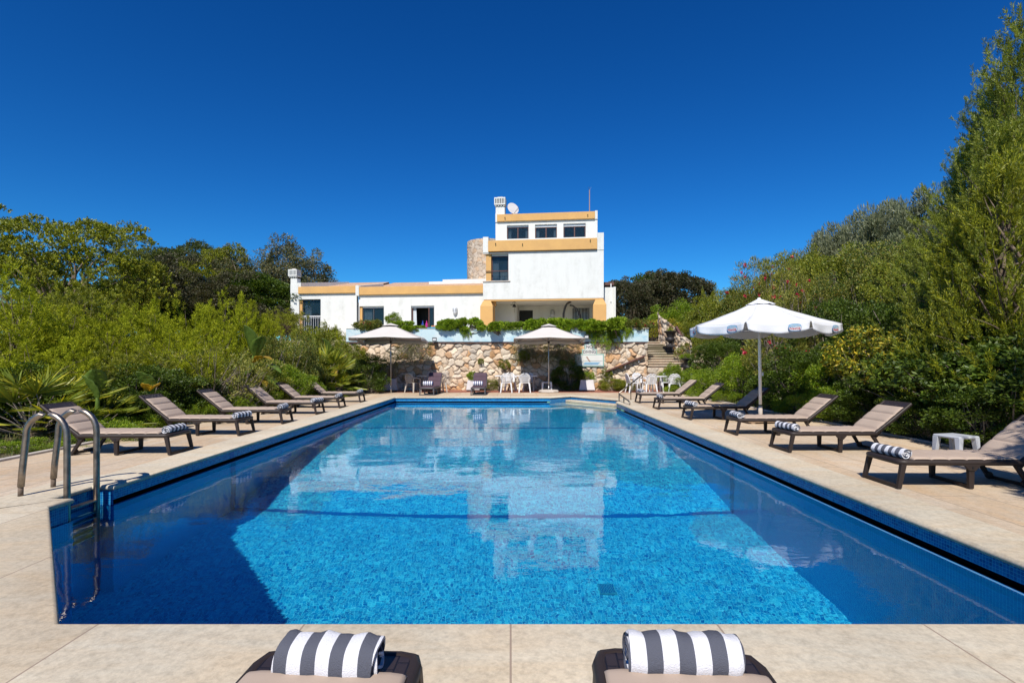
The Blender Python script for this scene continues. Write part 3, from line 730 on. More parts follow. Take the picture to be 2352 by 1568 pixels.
o = MB().lathe([(.028,0),(.028,.10),(.018,.11)], 12, Matrix.Translation((.06,-.02,1.15))).build('crank_handle', M['white_resin'], t, smooth=True, auto=40)
for i in range(8):
    a = rimpt(i, 2.05, 2.63); MB().bar((apex.x,0,3.37), a, .03, .02).build('rib', M['white_paint'], t)
    MB().bar((0,0,2.75), Vector((apex.x,0,3.37)).lerp(a, .5), .02, .015).build('strut', M['white_paint'], t)
def square_parasol(label, x, y, rz, tilt=0, base='slab'):
    t = thing('parasol', label, 'parasol', (x, y, 0), R(rz), group='cream square parasols by the stone wall')
    h = 1.68; ap = Vector((0,0,3.42)); cor = [Vector((-h,-h,2.70)),Vector((h,-h,2.70)),Vector((h,h,2.66)),Vector((-h,h,2.66))]
    mb, vb = MB(), MB()
    for i in range(4):
        a, b = cor[i], cor[(i+1) % 4]; rows, vr = [], []
        for r_ in range(9):
            u = r_/8; row = []
            for c_ in range(13):
                v = c_/12; e = a.lerp(b, v); e.z += .0; p = ap.lerp(e, u); p.z -= .02*math.sin(math.pi*u); p.z += .045*math.sin(math.pi*v)*u-.05*abs(math.sin(2*math.pi*v))*u*.6
                row.append(tuple(p))
            rows.append(row)
        mb.grid(rows); last = rows[-1]; nrm = (b-a).cross(Vector((0,0,1))).normalized(); drop = [.03,.15,.16,.15][i]
        vb.grid([[tuple(Vector(p)+nrm*.006) for p in last], [tuple(Vector(p)+nrm*(.02+.02*math.sin(k*1.9))-Vector((0,0,drop*.6))) for k, p in enumerate(last)], [tuple(Vector(p)+nrm*(.01+.03*math.sin(k*1.9))-Vector((0,0,drop))) for k, p in enumerate(last)]])
    mb.build('canopy', M['canvas'], t, solid=.006, smooth=True, auto=25); vb.build('valance', M['canvas'], t, solid=.004, smooth=True, auto=50)
    c = MB(); cs = [Vector((-.38,-.38,3.33)),Vector((.38,-.38,3.33)),Vector((.38,.38,3.33)),Vector((-.38,.38,3.33))]
    for i in range(4):
        a, b = cs[i], cs[(i+1) % 4]; m_ = a.lerp(b, .5)+Vector((0,0,.035)); c.grid([[(0,0,3.48)]*3,[tuple(a),tuple(m_),tuple(b)]])
    c.build('vent_cap', M['canvas'], t, solid=.006)
    MB().tube([(0,0,.1),(0,0,3.45)], .030, 12).build('pole', M['alu'], t, smooth=True)
    MB().tube([(0,0,.0),(0,0,.35)], .045, 12).build('pole_sleeve', M['alu'], t, smooth=True)
    MB().lathe([(.05,2.50),(.06,2.53),(.06,2.57),(.05,2.60)], 12).build('runner', M['black'], t)
    for i in range(8):
        a = R(45*i); k = h*(1 if i % 2 == 0 else math.sqrt(2))-.06; e = Vector((math.cos(a)*k, math.sin(a)*k, 2.66)); MB().bar((0,0,3.36), e, .03, .022).build('rib', M['alu'], t)
        MB().bar((0,0,2.56), Vector((0,0,3.36)).lerp(e, .48), .02, .015).build('strut', M['alu'], t)
    if base == 'slab':
        MB().lathe([(.50,0),(.53,.03),(.52,.09),(.44,.13),(.15,.15)], 10, a0=.2).build('base_slab', M['concrete'], t, bevel=.01)
    return t
square_parasol('cream square parasol on the left, over the shaded small table', -5.98, 26.6, 3.5, base='none')
square_parasol('cream square parasol in the middle, standing on a round concrete slab', 1.93, 27.1, -3.5)
# ---------------------------------------------------------------- ladder and handrail
t = thing('pool_ladder', 'stainless steel pool ladder with two arched rails in the corner notch', 'pool ladder', (-5.5, 6.5, 0))
for s, yy in ((0, -.2), (1, .25)):
    pth = [(-.286,yy,.115),(-.27,yy,.30),(-.225,yy,.68)]
    for k in range(1, 12):
        a = math.pi*(1-k/12); pth.append((.0175+.2425*math.cos(a), yy, .72+.255*math.sin(a)))
    pth += [(.26,yy,.70),(.26,yy,.30),(.26,yy,-1.75)]
    MB().tube(pth, .035, 16).build('rail', M['steel'], t, smooth=True)
    MB().tube([(-.290,yy,0),(-.287,yy,.12)], .027, 14).build('rail_stub', M['bark'], t, smooth=True)
for k, z in enumerate((-.15,-.42,-.68,-.94,-1.20,-1.46)):
    MB().box(.20,.29,-.17,.22,z-.018,z).build('tread', M['steel'] if k == 0 else pm('submerged_steel', (.10,.30,.36), .35, .6), t, bevel=.006)
t = thing('pool_handrail', 'low steel handrail beside the corner steps at the far right', 'handrail', (4.27, 21.0, 0))
P = lambda x, y, z: (x-4.27, y-21.0, z)
top = [P(4.27,21.0,.33),P(4.91,21.8,.66),P(5.45,22.4,.97),P(5.52,22.5,1.0),P(5.58,22.55,.97),P(5.57,22.55,.90),P(5.50,22.5,.88)]
MB().tube(top, .028, 12).build('top_rail', M['steel'], t, smooth=True)
MB().tube([P(4.27,21.0,.30),P(4.30,19.45,.14),P(4.31,19.32,.10),P(4.31,19.30,.0)], .026, 12).build('lower_rail', M['steel'], t, smooth=True)
for a in (P(4.27,21.0,.35),P(4.91,21.8,.66),P(5.40,22.3,.94),P(4.285,20.2,.21)): MB().tube([(a[0],a[1],0),a], .024, 12).build('post', M['steel'], t, smooth=True)
# wooden board
t = thing('wooden_board', 'weathered wooden board lying on the paving behind a lounger', 'board', (6.46, 13.8, 0), R(4))
for k in range(4): MB().box(-.45,.45,-.26+k*.133,-.13+k*.133,.035,.075).build('plank', M['old_wood'], t, bevel=.006)
for x in (-.32,.32): MB().box(x-.05,x+.05,-.25,.25,0,.034).build('batten', M['old_wood'], t, bevel=.004)
# ---------------------------------------------------------------- planters
def planter(label, x, y, w=.37, h=.58, rz=0):
    t = thing('planter', label, 'planter', (x, y, 0), R(rz), group='white tapered planters along the wall')
    b, c = w, w*.78
    MB().hexa([(-b,-b,.06),(b,-b,.06),(b,b,.06),(-b,b,.06)],[(-c,-c,h),(c,-c,h),(c,c,h),(-c,c,h)]).build('box', M['planter'], t, bevel=.02)
    MB().box(-c+.04,c-.04,-c+.04,c-.04,h-.02,h+.006).build('soil_fill', M['soil'], t)
    MB().box(-b+.03,b-.03,-b+.03,b-.03,.03,.058).build('base_tray', M['black'], t)
    for sx in (-1,1):
        for sy in (-1,1): MB().lathe([(.03,-.02),(.03,.02)], 10, Matrix.Translation((sx*(b-.06),sy*(b-.06),.03)) @ Matrix.Rotation(R(90),4,'X')).build('castor', M['black'], t)
    return t
M['planter'] = pm('planter_white', (.60,.57,.56), .7, 0, .08, 3, .1, 30)
planter('white tapered planter left of the left cream parasol pole', -6.35, 28.1, .40, .66, 8)
planter('white tapered planter half hidden behind the right plum lounger', -2.02, 28.5, .36, .58, 4)
planter('white tapered planter on castors below the no diving sign', 4.05, 28.45, .42, .60, -4)
# ---------------------------------------------------------------- boulders by the bed edge
def boulder(label, x, y, s, seed):
    bm = bmesh.new(); bmesh.ops.create_icosphere(bm, subdivisions=3, radius=1)
    for v in bm.verts:
        n = noise.noise(v.co*1.1+Vector((seed*3.1,0,0)))*.35+noise.noise(v.co*3+Vector((0,seed,0)))*.1; v.co *= 1+n; v.co.z *= .7
    me = bpy.data.meshes.new('boulder'); bm.to_mesh(me); bm.free(); me.materials.append(M['rock']); o = mesh_obj('boulder', me); o.location = (x, y, s*.35+gz(x,y)); o.scale = (s,s,s); o.rotation_euler = (0,0,seed)
    return tag(o, label, 'boulder', 'boulders edging the right hand bed')
boulder('round tan boulder at the bed edge behind the third right lounger', 8.75, 13.0, .34, 1)
boulder('smaller tan boulder touching the round one at the bed edge', 8.6, 13.75, .26, 2)
boulder('dark shaded boulder at the bed edge behind the parasol pole', 8.85, 15.6, .42, 3)
boulder('long low boulder at the bed edge near the right side table', 8.8, 10.8, .36, 4)
boulder('grey boulder under the bottom of the garden steps', 8.9, 28.6, .55, 5)
boulder('pale boulder right of the round table below the steps', 9.9, 28.3, .6, 6)
# ================================================================ stone work
def voronoi_wall(name, W, H, cell, step_, depth, parent=None, fn=None, palette=None, seed=3, rough=.012, mat=None, bottom=0.0, joint=.05):
    """real relief: a grid displaced by rounded stones; fn maps (u, v, d) to a point"""
    rg = np.random.default_rng(seed); nu, nv = int(W/step_)+1, int(H/step_)+1
    U, V = np.meshgrid(np.linspace(0, W, nu), np.linspace(0, H, nv), indexing='ij')
    sc_ = []
    y = -cell
    while y < H+cell:
        x = -cell
        while x < W+cell:
            s = rg.uniform(.45, 1.6)*cell
            sc_.append((x+rg.uniform(-.25,.25)*cell, y+rg.uniform(-.38,.38)*cell)); x += s*1.12
            if rg.random() < .28: sc_.append((x-s*.5+rg.uniform(-.1,.1)*cell, y+rg.uniform(.3,.5)*cell))
        y += cell*rg.uniform(.72, 1.0)
    S = np.array(sc_); wgt = rg.uniform(-.05, .05, len(S))*cell
    d1 = np.full(U.shape, 9.); d2 = np.full(U.shape, 9.); id1 = np.zeros(U.shape, int)
    wu = U+.035*np.sin(V*23+U*7)*cell*2; wv = V+.03*np.sin(U*19+V*5)*cell*2
    for k, (a, b) in enumerate(S):
        i0, i1 = np.searchsorted(U[:,0], a-cell*1.8), np.searchsorted(U[:,0], a+cell*1.8); j0, j1 = np.searchsorted(V[0], b-cell*1.8), np.searchsorted(V[0], b+cell*1.8)
        if i0 >= i1 or j0 >= j1: continue
        sl = (slice(i0,i1), slice(j0,j1)); d = np.sqrt((wu[sl]-a)**2+((wv[sl]-b)*1.12)**2)-wgt[k]
        n1 = d < d1[sl]; o1 = d1[sl].copy(); d1[sl] = np.where(n1, d, d1[sl]); id1[sl] = np.where(n1, k, id1[sl]); d2[sl] = np.where(n1, o1, np.minimum(d2[sl], d))
    e = np.clip((d2-d1)/(cell*.42), 0, 1); h = np.sqrt(np.clip(1-(1-e)**2, 0, 1))
    pr = rg.uniform(.5, 1.3, len(S)); tl = rg.normal(0, .34, (len(S), 2))
    D = depth*h*pr[id1]+((U-S[id1,0])*tl[id1,0]+(V-S[id1,1])*tl[id1,1])*.6*h*depth/.06*.35
    D += rough*(np.sin(U*61+V*13)*np.sin(V*57+U*9))*h*.5
    pal = np.array(palette or [(.62,.50,.38),(.66,.56,.45),(.60,.47,.36),(.55,.36,.22),(.64,.54,.44),(.50,.31,.17),(.68,.61,.52),(.52,.47,.41),(.62,.50,.38),(.66,.58,.48)])
    cc = pal[rg.integers(0, len(pal), len(S))]*rg.uniform(.80, 1.12, (len(S), 1))*np.array((1.03,.98,.90))
    C = cc[id1]; mort = np.array((.24,.18,.13)); k = np.clip((d2-d1)/(cell*joint*2.0), 0, 1)[..., None]; C = C*k+mort*(1-k)
    me = bpy.data.meshes.new(name)
    fn = fn or (lambda u, v, d: (u, -d, v))
    X, Y, Z = fn(U, V, D); P_ = np.stack([X, Y, Z], -1).reshape(-1, 3)
    idx = np.arange(nu*nv).reshape(nu, nv); q = np.stack([idx[:-1,:-1], idx[1:,:-1], idx[1:,1:], idx[:-1,1:]], -1).reshape(-1, 4)
    me.vertices.add(len(P_)); me.vertices.foreach_set('co', P_.ravel()); me.loops.add(q.size); me.loops.foreach_set('vertex_index', q.ravel())
    me.polygons.add(len(q)); me.polygons.foreach_set('loop_start', np.arange(0, q.size, 4)); me.polygons.foreach_set('use_smooth', np.ones(len(q), bool)); me.update()
    ca = me.color_attributes.new('Col', 'FLOAT_COLOR', 'POINT'); ca.data.foreach_set('color', np.concatenate([C.reshape(-1,3), np.ones((nu*nv,1))], 1).ravel())
    me.materials.append(mat or M['stone']); me.validate(); return mesh_obj(name, me, parent)
YW = 29.35
t = thing('stone_wall', 'long cream and orange rubble stone retaining wall behind the pool', 'stone wall', (-9.0, YW, 0))
voronoi_wall('stonework', 16.5, 2.64, .37, .028, .10, t)
MB().box(0, 16.5, .02, .6, -.3, 2.62).build('wall_core', M['concrete'], t)
o = voronoi_wall('wall_end', .62, 2.64, .40, .05, .06, t, fn=lambda u, v, d: (16.5+d, u, v), seed=8)
# blue painted parapet
def bluepaint():
    g = N('painted_sky_parapet'); p = g.pos(); mp = g.n('ShaderNodeMapping'); mp.inputs['Scale'].default_value = (.8,.8,1.6); g.l(p, mp.inputs[0])
    f = g.ramp(g.noise(mp.outputs[0], 1.1, 6, .7, .8), [(.50, 0.0), (.66, .9)])
    sp = g.n('ShaderNodeSeparateXYZ'); g.l(p, sp.inputs[0])
    sea = g.ramp(sp.outputs[2], [(.0, 0.0), (1.0, 1.0)])
    c = g.mix(f, (.47,.60,.62), (.22,.44,.58)); wh = g.ramp(g.noise(p, 1.7, 7, .7), [(.52, 0.0), (.68, .8)]); c = g.mix(wh, c, (.60,.65,.65))
    g.l(c, g.b.inputs['Base Color']); g.b.inputs['Roughness'].default_value = .85; return g.m
M['sky_paint'] = bluepaint()
t = thing('painted_parapet', 'pale blue painted parapet with sky pattern on top of the stone wall', 'parapet', (-9.0, YW, 2.64))
MB().box(0, 16.54, -.18, .05, 0, .70).build('wall_panel', M['sky_paint'], t, bevel=.01)
MB().box(8.1, 16.6, -.22, .10, .703, .76).build('coping_slab', M['concrete'], t, bevel=.01)
MB().box(-.0, 8.08, -.20, .08, .703, .73).build('coping_slab', M['concrete'], t, bevel=.01)
MB().box(.0, 16.45, -.155, .0, -.07, -.003).build('drip_edge', M['beam'], t)
# terrace behind, paving made pale to bounce light into the porch
o = MB().box(-24, 7.5, YW+.6, 60, 1.5, 2.76).build('terrace', M['coping']); tag(o, kind='structure')
# wall handrail
t = thing('wall_handrail', 'sloping brown wooden handrail fixed to the stone wall', 'handrail', (0,0,0))
a, b = at(1391, 853, YW-.22), at(1481, 817, YW-.22)
MB().bar(a, b, .07, .26, up=(0,1,0)).build('rail', M['brown_wood'], t, bevel=.01)
for f in (.17,.50,.85):
    p = a.lerp(b, f); MB().tube([p+Vector((0,.0,-.10)), p+Vector((0,.0,-.22)), p+Vector((0,.22,-.26))], .018, 8).build('bracket', M['white_paint'], t)
# no diving sign
t = thing('no_diving_sign', 'tiled no diving sign with a diver picture on the stone wall', 'sign', (at(1353,1,YW).x, YW-.13, 0))
M['sign_tile'] = pm('sign_tile', (.66,.66,.62), .35, 0, .04, 2); M['sign_green'] = pm('sign_border', (.30,.48,.42), .4); M['ink'] = pm('sign_ink', (.04,.03,.05), .5)
M['ink_blue'] = pm('sign_blue', (.12,.38,.62), .5); M['skin_ink'] = pm('sign_brown', (.42,.28,.22), .5)
MB().box(-.80,.80,-.03,.03,1.28,1.98).build('picture_border', M['sign_green'], t, bevel=.02)
MB().box(-.73,.73,-.038,.0,1.34,1.92).build('picture_panel', M['sign_tile'], t)
MB().box(-.42,.42,-.035,.028,1.98,2.24).build('word_border', M['sign_green'], t, bevel=.015)
MB().box(-.36,.36,-.041,.0,1.955,2.20).build('word_panel', M['sign_tile'], t)
MB().box(-.27,.27,-.034,.028,2.24,2.56).build('word_border', M['sign_green'], t, bevel=.015)
MB().box(-.21,.21,-.040,.0,2.215,2.50).build('word_panel', M['sign_tile'], t)
fr = Matrix(((1,0,0,0),(0,0,-1,-.043),(0,1,0,0),(0,0,0,1)))
text_obj('lettering', 'NO', .24, M['ink'], t, Matrix.Translation((0,0,2.36)) @ fr, bold=.004)
text_obj('lettering', 'DIVING', .215, M['ink'], t, Matrix.Translation((0,0,2.08)) @ fr, bold=.004)
m = MB()
for k in range(6): m.box(-.36+k*.02,.64-(k*37 % 20)*.01,-.043,-.039,1.38+k*.026,1.395+k*.026)
m.build('painted_water', M['ink_blue'], t)
MB().hexa([(-.02,-.043,1.55),(.06,-.043,1.55),(.06,-.039,1.55),(-.02,-.039,1.55)],[(-.20,-.043,1.82),(-.12,-.043,1.84),(-.12,-.039,1.84),(-.20,-.039,1.82)]).build('painted_diver', M['skin_ink'], t)
MB().box(-.60,-.30,-.043,-.039,1.50,1.515).build('painted_board', M['ink'], t)
MB().box(-.55,.70,-.043,-.039,1.595,1.605).build('painted_line', M['ink'], t)
# floodlights
for lab, px, py, sgn in (('small floodlight on the blue parapet right of the left parasol', 998, 779, 0), ('small floodlight on the blue parapet behind the middle parasol edge', 1347, 773, 0)):
    p = at(px, py, YW-.4); t = thing('floodlight', lab, 'floodlight', p, group='floodlights on the painted parapet')
    MB().box(-.12,.12,-.05,.05,-.10,.10).build('housing', M['frame_grey'], t, bevel=.01)
    MB().box(-.09,.09,-.056,-.045,-.07,.04).build('lens', pm('lamp_lens', (.6,.62,.62), .2), t)
    MB().tube([(0,.04,-.02),(0,.25,-.02)], .02, 8).build('bracket', M['frame_grey'], t)
# ---------------------------------------------------------------- garden steps
t = thing('garden_steps', 'pale stone garden steps rising beside the end of the wall', 'steps', (7.62, 29.6, 1.2))
NS = 11
for k in range(NS):
    wd = 2.25-.062*k; z = .145*k; y = .33*k
    MB().box(0, wd, y+.03, y+.60, z-.02, z+.095).build('riser', M['stone_riser'] if 'stone_riser' in M else M['rock'], t)
    MB().box(-.0, wd+.03, y-.02, y+.40, z+.098, z+.145).build('tread', M['coping'], t, bevel=.008)
o = voronoi_wall('landing_wall', 3.4, 1.22, .42, .05, .09, t, fn=lambda u, v, d: (u-.1, -.12-d, v-1.2), seed=21, rough=.03)
MB().box(-.1, 3.3, -.12, .3, -1.25, -.02).build('landing_core', M['rock'], t)
t = thing('rough_stone_wall', 'rough low stone wall sloping up on the right of the garden steps', 'stone wall', (10.0, 29.2, 0))
def rw(u, v, d):
    top_ = 1.5+u*.50; z = v/3.6*(top_+1.0); return (-.25*0-d-u*.16+.1*np.sin(u*3), u, z)
voronoi_wall('stonework', 4.4, 3.6, .30, .045, .13, t, fn=rw, seed=31, rough=.05)
def rw2(u, v, d): return (u-.1+.1*np.sin(v*4), -d*1.3-.05, v*(1-.05*u))
voronoi_wall('stonework_front', 1.9, 2.0, .36, .05, .14, t, fn=rw2, seed=33, rough=.05)
m = MB(); m.hexa([(0.02,0,0),(.6,0,0),(-.1,4.4,0),(-.68,4.4,0)],[(.02,.02,1.3),(.5,.02,1.2),(-.2,4.4,3.4),(-.68,4.4,3.5)]); m.build('wall_core', M['rock'], t)
t = thing('step_handrail', 'dark weathered wooden handrail on the rough wall by the steps', 'handrail', (0,0,0))
a, b = at(1553, 752, 33.2), at(1583, 806, 30.2); MB().bar(a, b, .13, .20).build('rail', M['beam'], t, bevel=.01)
for f in (.2,.8): p = a.lerp(b, f); MB().bar(p, p+Vector((.25,.1,-.25)), .05, .05).build('bracket', M['beam'], t)
def urn(label, p, s=1.0):
    t = thing('stone_urn', label, 'urn', p, group='dark urns beside the garden steps', scale=s)
    MB().box(-.24,.24,-.24,.24,0,.12).build('plinth', M['iron'], t, bevel=.02)
    MB().lathe([(.20,.12),(.13,.18),(.09,.28),(.14,.36),(.28,.46),(.32,.56),(.28,.66),(.20,.72),(.23,.80),(.30,1.0),(.42,1.10),(.46,1.13),(.46,1.17),(.36,1.17),(.30,1.08)], 24).build('bowl', M['iron'], t, smooth=True, auto=50)
    for s_ in (-1,1): MB().tube([(s_*.28,0,.5),(s_*.37,0,.56),(s_*.37,0,.64),(s_*.27,0,.66)], .025, 8).build('handle', M['iron'], t, smooth=True)
    return t
pu1 = at(1539, 797, 31.0); urn('tall dark urn beside the upper garden steps', pu1, .80)
pu2 = at(1580, 862, 29.2); urn('dark urn on the rough wall beside the lowest garden steps', pu2, .80)
# ================================================================ house
HA = R(6.8); P0 = Vector((2.2, 35.0)); EX = Vector((math.cos(HA), -math.sin(HA))); EY = Vector((math.sin(HA), math.cos(HA)))
def HL(px, py, s=0.0):
    d = Vector(((px-1173)/1225, 1.0)); tt = (s+P0.dot(EY))/d.dot(EY); q = d*tt-P0
    return q.dot(EX), CAM_H+(828.5-py)/1225*tt
def z2(x, y): return 1033.6+x*.20505, 424.9+y*.20505
def z1(x, y): return 631.6+x*.20505, 424.9+y*.20505
house = thing('villa', 'white flat roofed villa with ochre bands on the terrace', 'house', (P0.x, P0.y, 0), -HA)
def hbox(name, A, B, s0, s1, mat, parent=None, bevel=0.0, z='z2', ref=None):
    """box whose front face spans pixel corners A (top left) and B (bottom right), from depth s0 to s1"""
    ref = s0 if ref is None else ref; x0, z1_ = HL(*A, ref); x1, z0_ = HL(*B, ref)
    return MB().box(x0, x1, s0, s1, min(z0_, z1_), max(z0_, z1_)).build(name, mat, parent or house, bevel=bevel)
X = lambda px, s=0: HL(px, 0, s)[0]
Z = lambda px, py, s=0: HL(px, py, s)[1]
def B(name, x0, x1, s0, s1, za, zb, mat, parent=None, bevel=0.0): return MB().box(x0, x1, s0, s1, za, zb).build(name, mat, parent or house, bevel=bevel)
# main storey block -------------------------------------------------
xl, xr = X(1109.5), X(1386.7); zt, zb = Z(1387, 536), Z(1250, 686); ztl = Z(1110, 544)
zt = (zt+ztl)/2
xw0, xw1 = X(z2(400,0)[0]), X(z2(655,0)[0]); zw1 = Z(*z2(500,768)); zw0 = Z(*z2(500,1085))
B('upper_wall', xl, xr-.0, 0, .35, zw1, zt-1.06, M['stucco'])
B('upper_wall', xw1, xr, 0, .35, zb, zw1-.0, M['stucco'])
B('upper_wall', xl, xw1, 0, .35, zb, zw0, M['stucco'])
B('upper_wall_core', xw0+.02, xr-.02, .9, 9, zb+.02, zt-.5, M['stucco'])
B('side_wall', xr-.35, xr, .35, 9, zb, zt, M['stucco'])
B('end_pier', xr-.42, xr+.002, -.03, .352, zt-1.06, zt+.05, M['stucco'])
B('end_pier', xl-.002, xl+.36, -.03, 1.6, zt-1.06, zt-.02, M['stucco'])
zf1, zf0 = zt-.30, zt-1.02
B('ochre_band', xl+.362, xr-.422, -.16, .5, zf0, zf1-.0, M['yellow'], bevel=.02)
B('roof_slab', xl+.1, xr-.1, .3, 9, zf0+.1, zf0+.3, M['concrete'])
B('ochre_pier', xw0, xw0+.34, .12, .9, zw0+.0, zw1-.01, M['yellow'])
def window(x0, x1, z0, z1, s, style='two', parent=None, shutter=0.0, curtain='both', frame=None, lamp=False):
    fm = frame or M['brown_wood']; fr = .05
    f = MB(); f.box(x0,x0+fr,s,s+.07,z0,z1); f.box(x1-fr,x1,s,s+.07,z0,z1); f.box(x0+fr,x1-fr,s+.002,s+.068,z1-fr,z1); f.box(x0+fr,x1-fr,s+.002,s+.068,z0,z0+fr)
    w_ = f.build('window', fm, parent or house)
    if style == 'two':
        xm = (x0+x1)/2; MB().box(xm-.035,xm+.035,s-.005,s+.06,z0+fr,z1-fr).build('mullion', fm, w_)
    MB().box(x0+fr,x1-fr,s+.03,s+.036,z0+fr,z1-fr).build('pane', M['glass'], w_)
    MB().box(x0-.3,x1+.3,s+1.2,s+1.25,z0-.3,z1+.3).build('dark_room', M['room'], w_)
    if shutter: MB().box(x0,x1,s-.03,s+.08,z1,z1+shutter).build('shutter_box', M['shutter'], w_)
    def cur(a, b):
        rows = []; n = 14
        for k in range(2):
            zz = z0+.03+(z1-z0-.06)*k; rows.append([(a+(b-a)*i/n, s+.16+.035*math.sin(i*2.3), zz) for i in range(n+1)])
        MB().grid(rows).build('curtain', M['curtain'], w_, smooth=True)
    W_ = x1-x0
    if curtain in ('both','left'): cur(x0+.05, x0+.05+W_*(.15 if curtain == 'both' else .36))
    if curtain == 'both': cur(x1-.05-W_*.12, x1-.05)
    if lamp:
        MB().lathe([(.12,0),(.075,.22)], 16, Matrix.Translation((x1-W_*.35, s+.5, z0+.25))).build('lamp_shade', M['curtain'], w_)
    return w_
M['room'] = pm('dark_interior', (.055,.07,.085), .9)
window(xw0+.36, xw1-.02, zw0+.05, zw1-.12, .30, 'one', curtain='left', lamp=True, shutter=.10)
B('window_sill', xl-.02, X(z2(676,0)[0]), -.06, .8, zw0+.001, zw0+.07, M['concrete'], bevel=.01)
MB().tube([(xw0-.02,.05,zw0+.72),(xw1+.02,.05,zw0+.72)], .03, 8).build('window_rail', M['beam'], house)
# top storey ---------------------------------------------------------
s2 = 1.9
a0, a1 = X(1138.2, s2), X(1372.3, s2); t1 = Z(1372, 484, s2); tb = Z(1250, 548, s2)-.3
yb0, yb1 = (Z(*z2(1000,400), s2)+0), (Z(*z2(1000,322), s2))
wz0, wz1 = Z(*z2(1000,580), s2), Z(*z2(1000,462), s2)
ws = [(637,880),(952,1198),(1270,1520)]
xs_ = [(X(z2(p,0)[0], s2), X(z2(q,0)[0], s2)) for p, q in ws]
edges_ = [a0]+[v for p in xs_ for v in p]+[a1]
for k in range(0, 8, 2): B('top_wall', edges_[k], edges_[k+1], s2, s2+.3, wz0-.1, wz1+.12, M['stucco'])
B('top_wall', a0, a1, s2, s2+.3, wz1+.121, yb0+.02, M['stucco']); B('top_wall', a0, a1, s2-.004, s2+.3, tb, wz0-.101, M['stucco'])
for k, (p, q) in enumerate(xs_): window(p+.01, q-.01, wz0-.1, wz1-(.0 if k == 0 else .05), s2+.14, 'two', curtain='both' if k < 2 else 'none', shutter=.11 if k == 0 else .16)
B('top_side_wall', a1-.3, a1, s2+.3, 8, tb, yb1, M['stucco']); B('top_side_wall', a0, a0+.3, s2+.3, 8, tb, yb1-.2, M['stucco'])
B('top_roof', a0+.05, a1-.05, s2+.31, 8, yb0+.1, yb0+.3, M['concrete'])
B('end_pier', a1-.17, a1+.003, s2-.06, s2+.5, yb0-.02, t1, M['stucco'])
B('end_pier', a0-.003, a0+.12, s2-.06, s2+1.2, yb0-.02, yb1+.1, M['stucco'])
B('ochre_band', a0+.122, a1-.172, s2-.14, s2+.4, yb0, yb1+.01, M['yellow'], bevel=.02)
# water spouts on the bands
def spout(px, py, s): x, z = HL(px, py, s); MB().tube([(x,s+.05,z),(x,s-.12,z-.05)], .03, 8).build('water_spout', M['iron'], house)
for q in ((616,362),(1543,330)): spout(*z2(*q), s2-.14)
for q in ((511,652),(1571,612),(812,657)): spout(*z2(*q), -.16)
# porch --------------------------------------------------------------
zfl = 2.77
B('soffit', xl+.02, xr-.02, .36, 4.6, zb-.03, zb+.12, M['stucco'])
B('soffit_edge', xl+.05, xr-.02, .02, .34, zb-.10, zb-.002, M['yellow'])
def pillar(pa, pb, s0, s1):
    x0, x1 = X(z2(pa,0)[0], s0), X(z2(pb,0)[0], s0); zt_ = zb-.11; h_ = .36
    m = MB(); m.box(x0,x1,s0,s1,zfl,zt_-h_); dx = .16
    m.hexa([(x0,s0,zt_-h_),(x1,s0,zt_-h_),(x1,s1,zt_-h_),(x0,s1,zt_-h_)],[(x0+dx,s0+dx,zt_),(x1-dx,s0+dx,zt_),(x1-dx,s1-.02,zt_),(x0+dx,s1-.02,zt_)]); m.build('pillar', M['yellow'], house, bevel=.01)
pillar(338, 478, -.30, .75); pillar(1603, 1752, -.30, .75)
xp0, xp1 = xl+.05, xr
B('porch_back_wall', xp0-3, X(z2(775,0)[0],4.4), 4.4, 4.7, zfl, zb+.1, M['stucco'])
xd0, xd1 = X(z2(775,0)[0],4.4), X(z2(928,0)[0],4.4); zd = Z(*z2(850,1402), 4.4)
B('porch_back_wall', xd1, X(z2(1372,0)[0],4.4), 4.4, 4.7, zfl, zb+.1, M['stucco'])
xv0, xv1 = X(z2(1372,0)[0],4.4), X(z2(1562,0)[0],4.4); zv1, zv0 = Z(*z2(1450,1375),4.4), zfl+.9
B('porch_back_wall', xv1, xr+.6, 4.4, 4.7, zfl, zb+.1, M['stucco'])
B('porch_back_wall', xv0, xv1, 4.4, 4.7, zv1, zb+.1, M['stucco']); B('porch_back_wall', xv0, xv1, 4.4, 4.7, zfl, zv0, M['stucco'])
B('porch_back_wall', xd0, xd1, 4.4, 4.7, zd, zb+.1, M['stucco']); B('doorway', xd0, xd1, 4.62, 4.66, zfl, zd, M['black'])
window(xv0+.03, xv1-.03, zv0+.02, zv1-.02, 4.5, 'two', curtain='left', frame=M['frame_grey'])
m = MB()
for k in range(12): m.box(xv0+.05+(xv1-xv0-.1)*k/11-.012, xv0+.05+(xv1-xv0-.1)*k/11+.012, 4.36, 4.38, zv0, zv1)
m.box(xv0, xv1, 4.355, 4.385, zv0+.2, zv0+.23); m.build('window_bars', M['white_paint'], house)
# rounded inner corner wall left of the doorway
xq0, xq1 = X(z2(478,0)[0],2.6), X(z2(745,0)[0],2.6)
m = MB(); n_ = 10; ring = [(xq0,2.6)]+[(xq1-.5+.5*math.sin(k/n_*math.pi/2), 2.6+.5-.5*math.cos(k/n_*math.pi/2)) for k in range(n_+1)]+[(xq1,4.39),(xq0,4.39)]
m.add([(x,y,zfl) for x, y in ring]+[(x,y,zb-.031) for x, y in ring], [tuple(range(len(ring)))]+[tuple(range(len(ring),2*len(ring)))]+[(k,(k+1) % len(ring),len(ring)+(k+1) % len(ring),len(ring)+k) for k in range(len(ring))]); m.build('rounded_wall', M['stucco'], house, smooth=True, auto=30)
B('soffit_corner', X(z2(455,0)[0],.3), X(z2(505,0)[0],.3), .36, .9, zb-.35, zb-.031, M['yellow'])
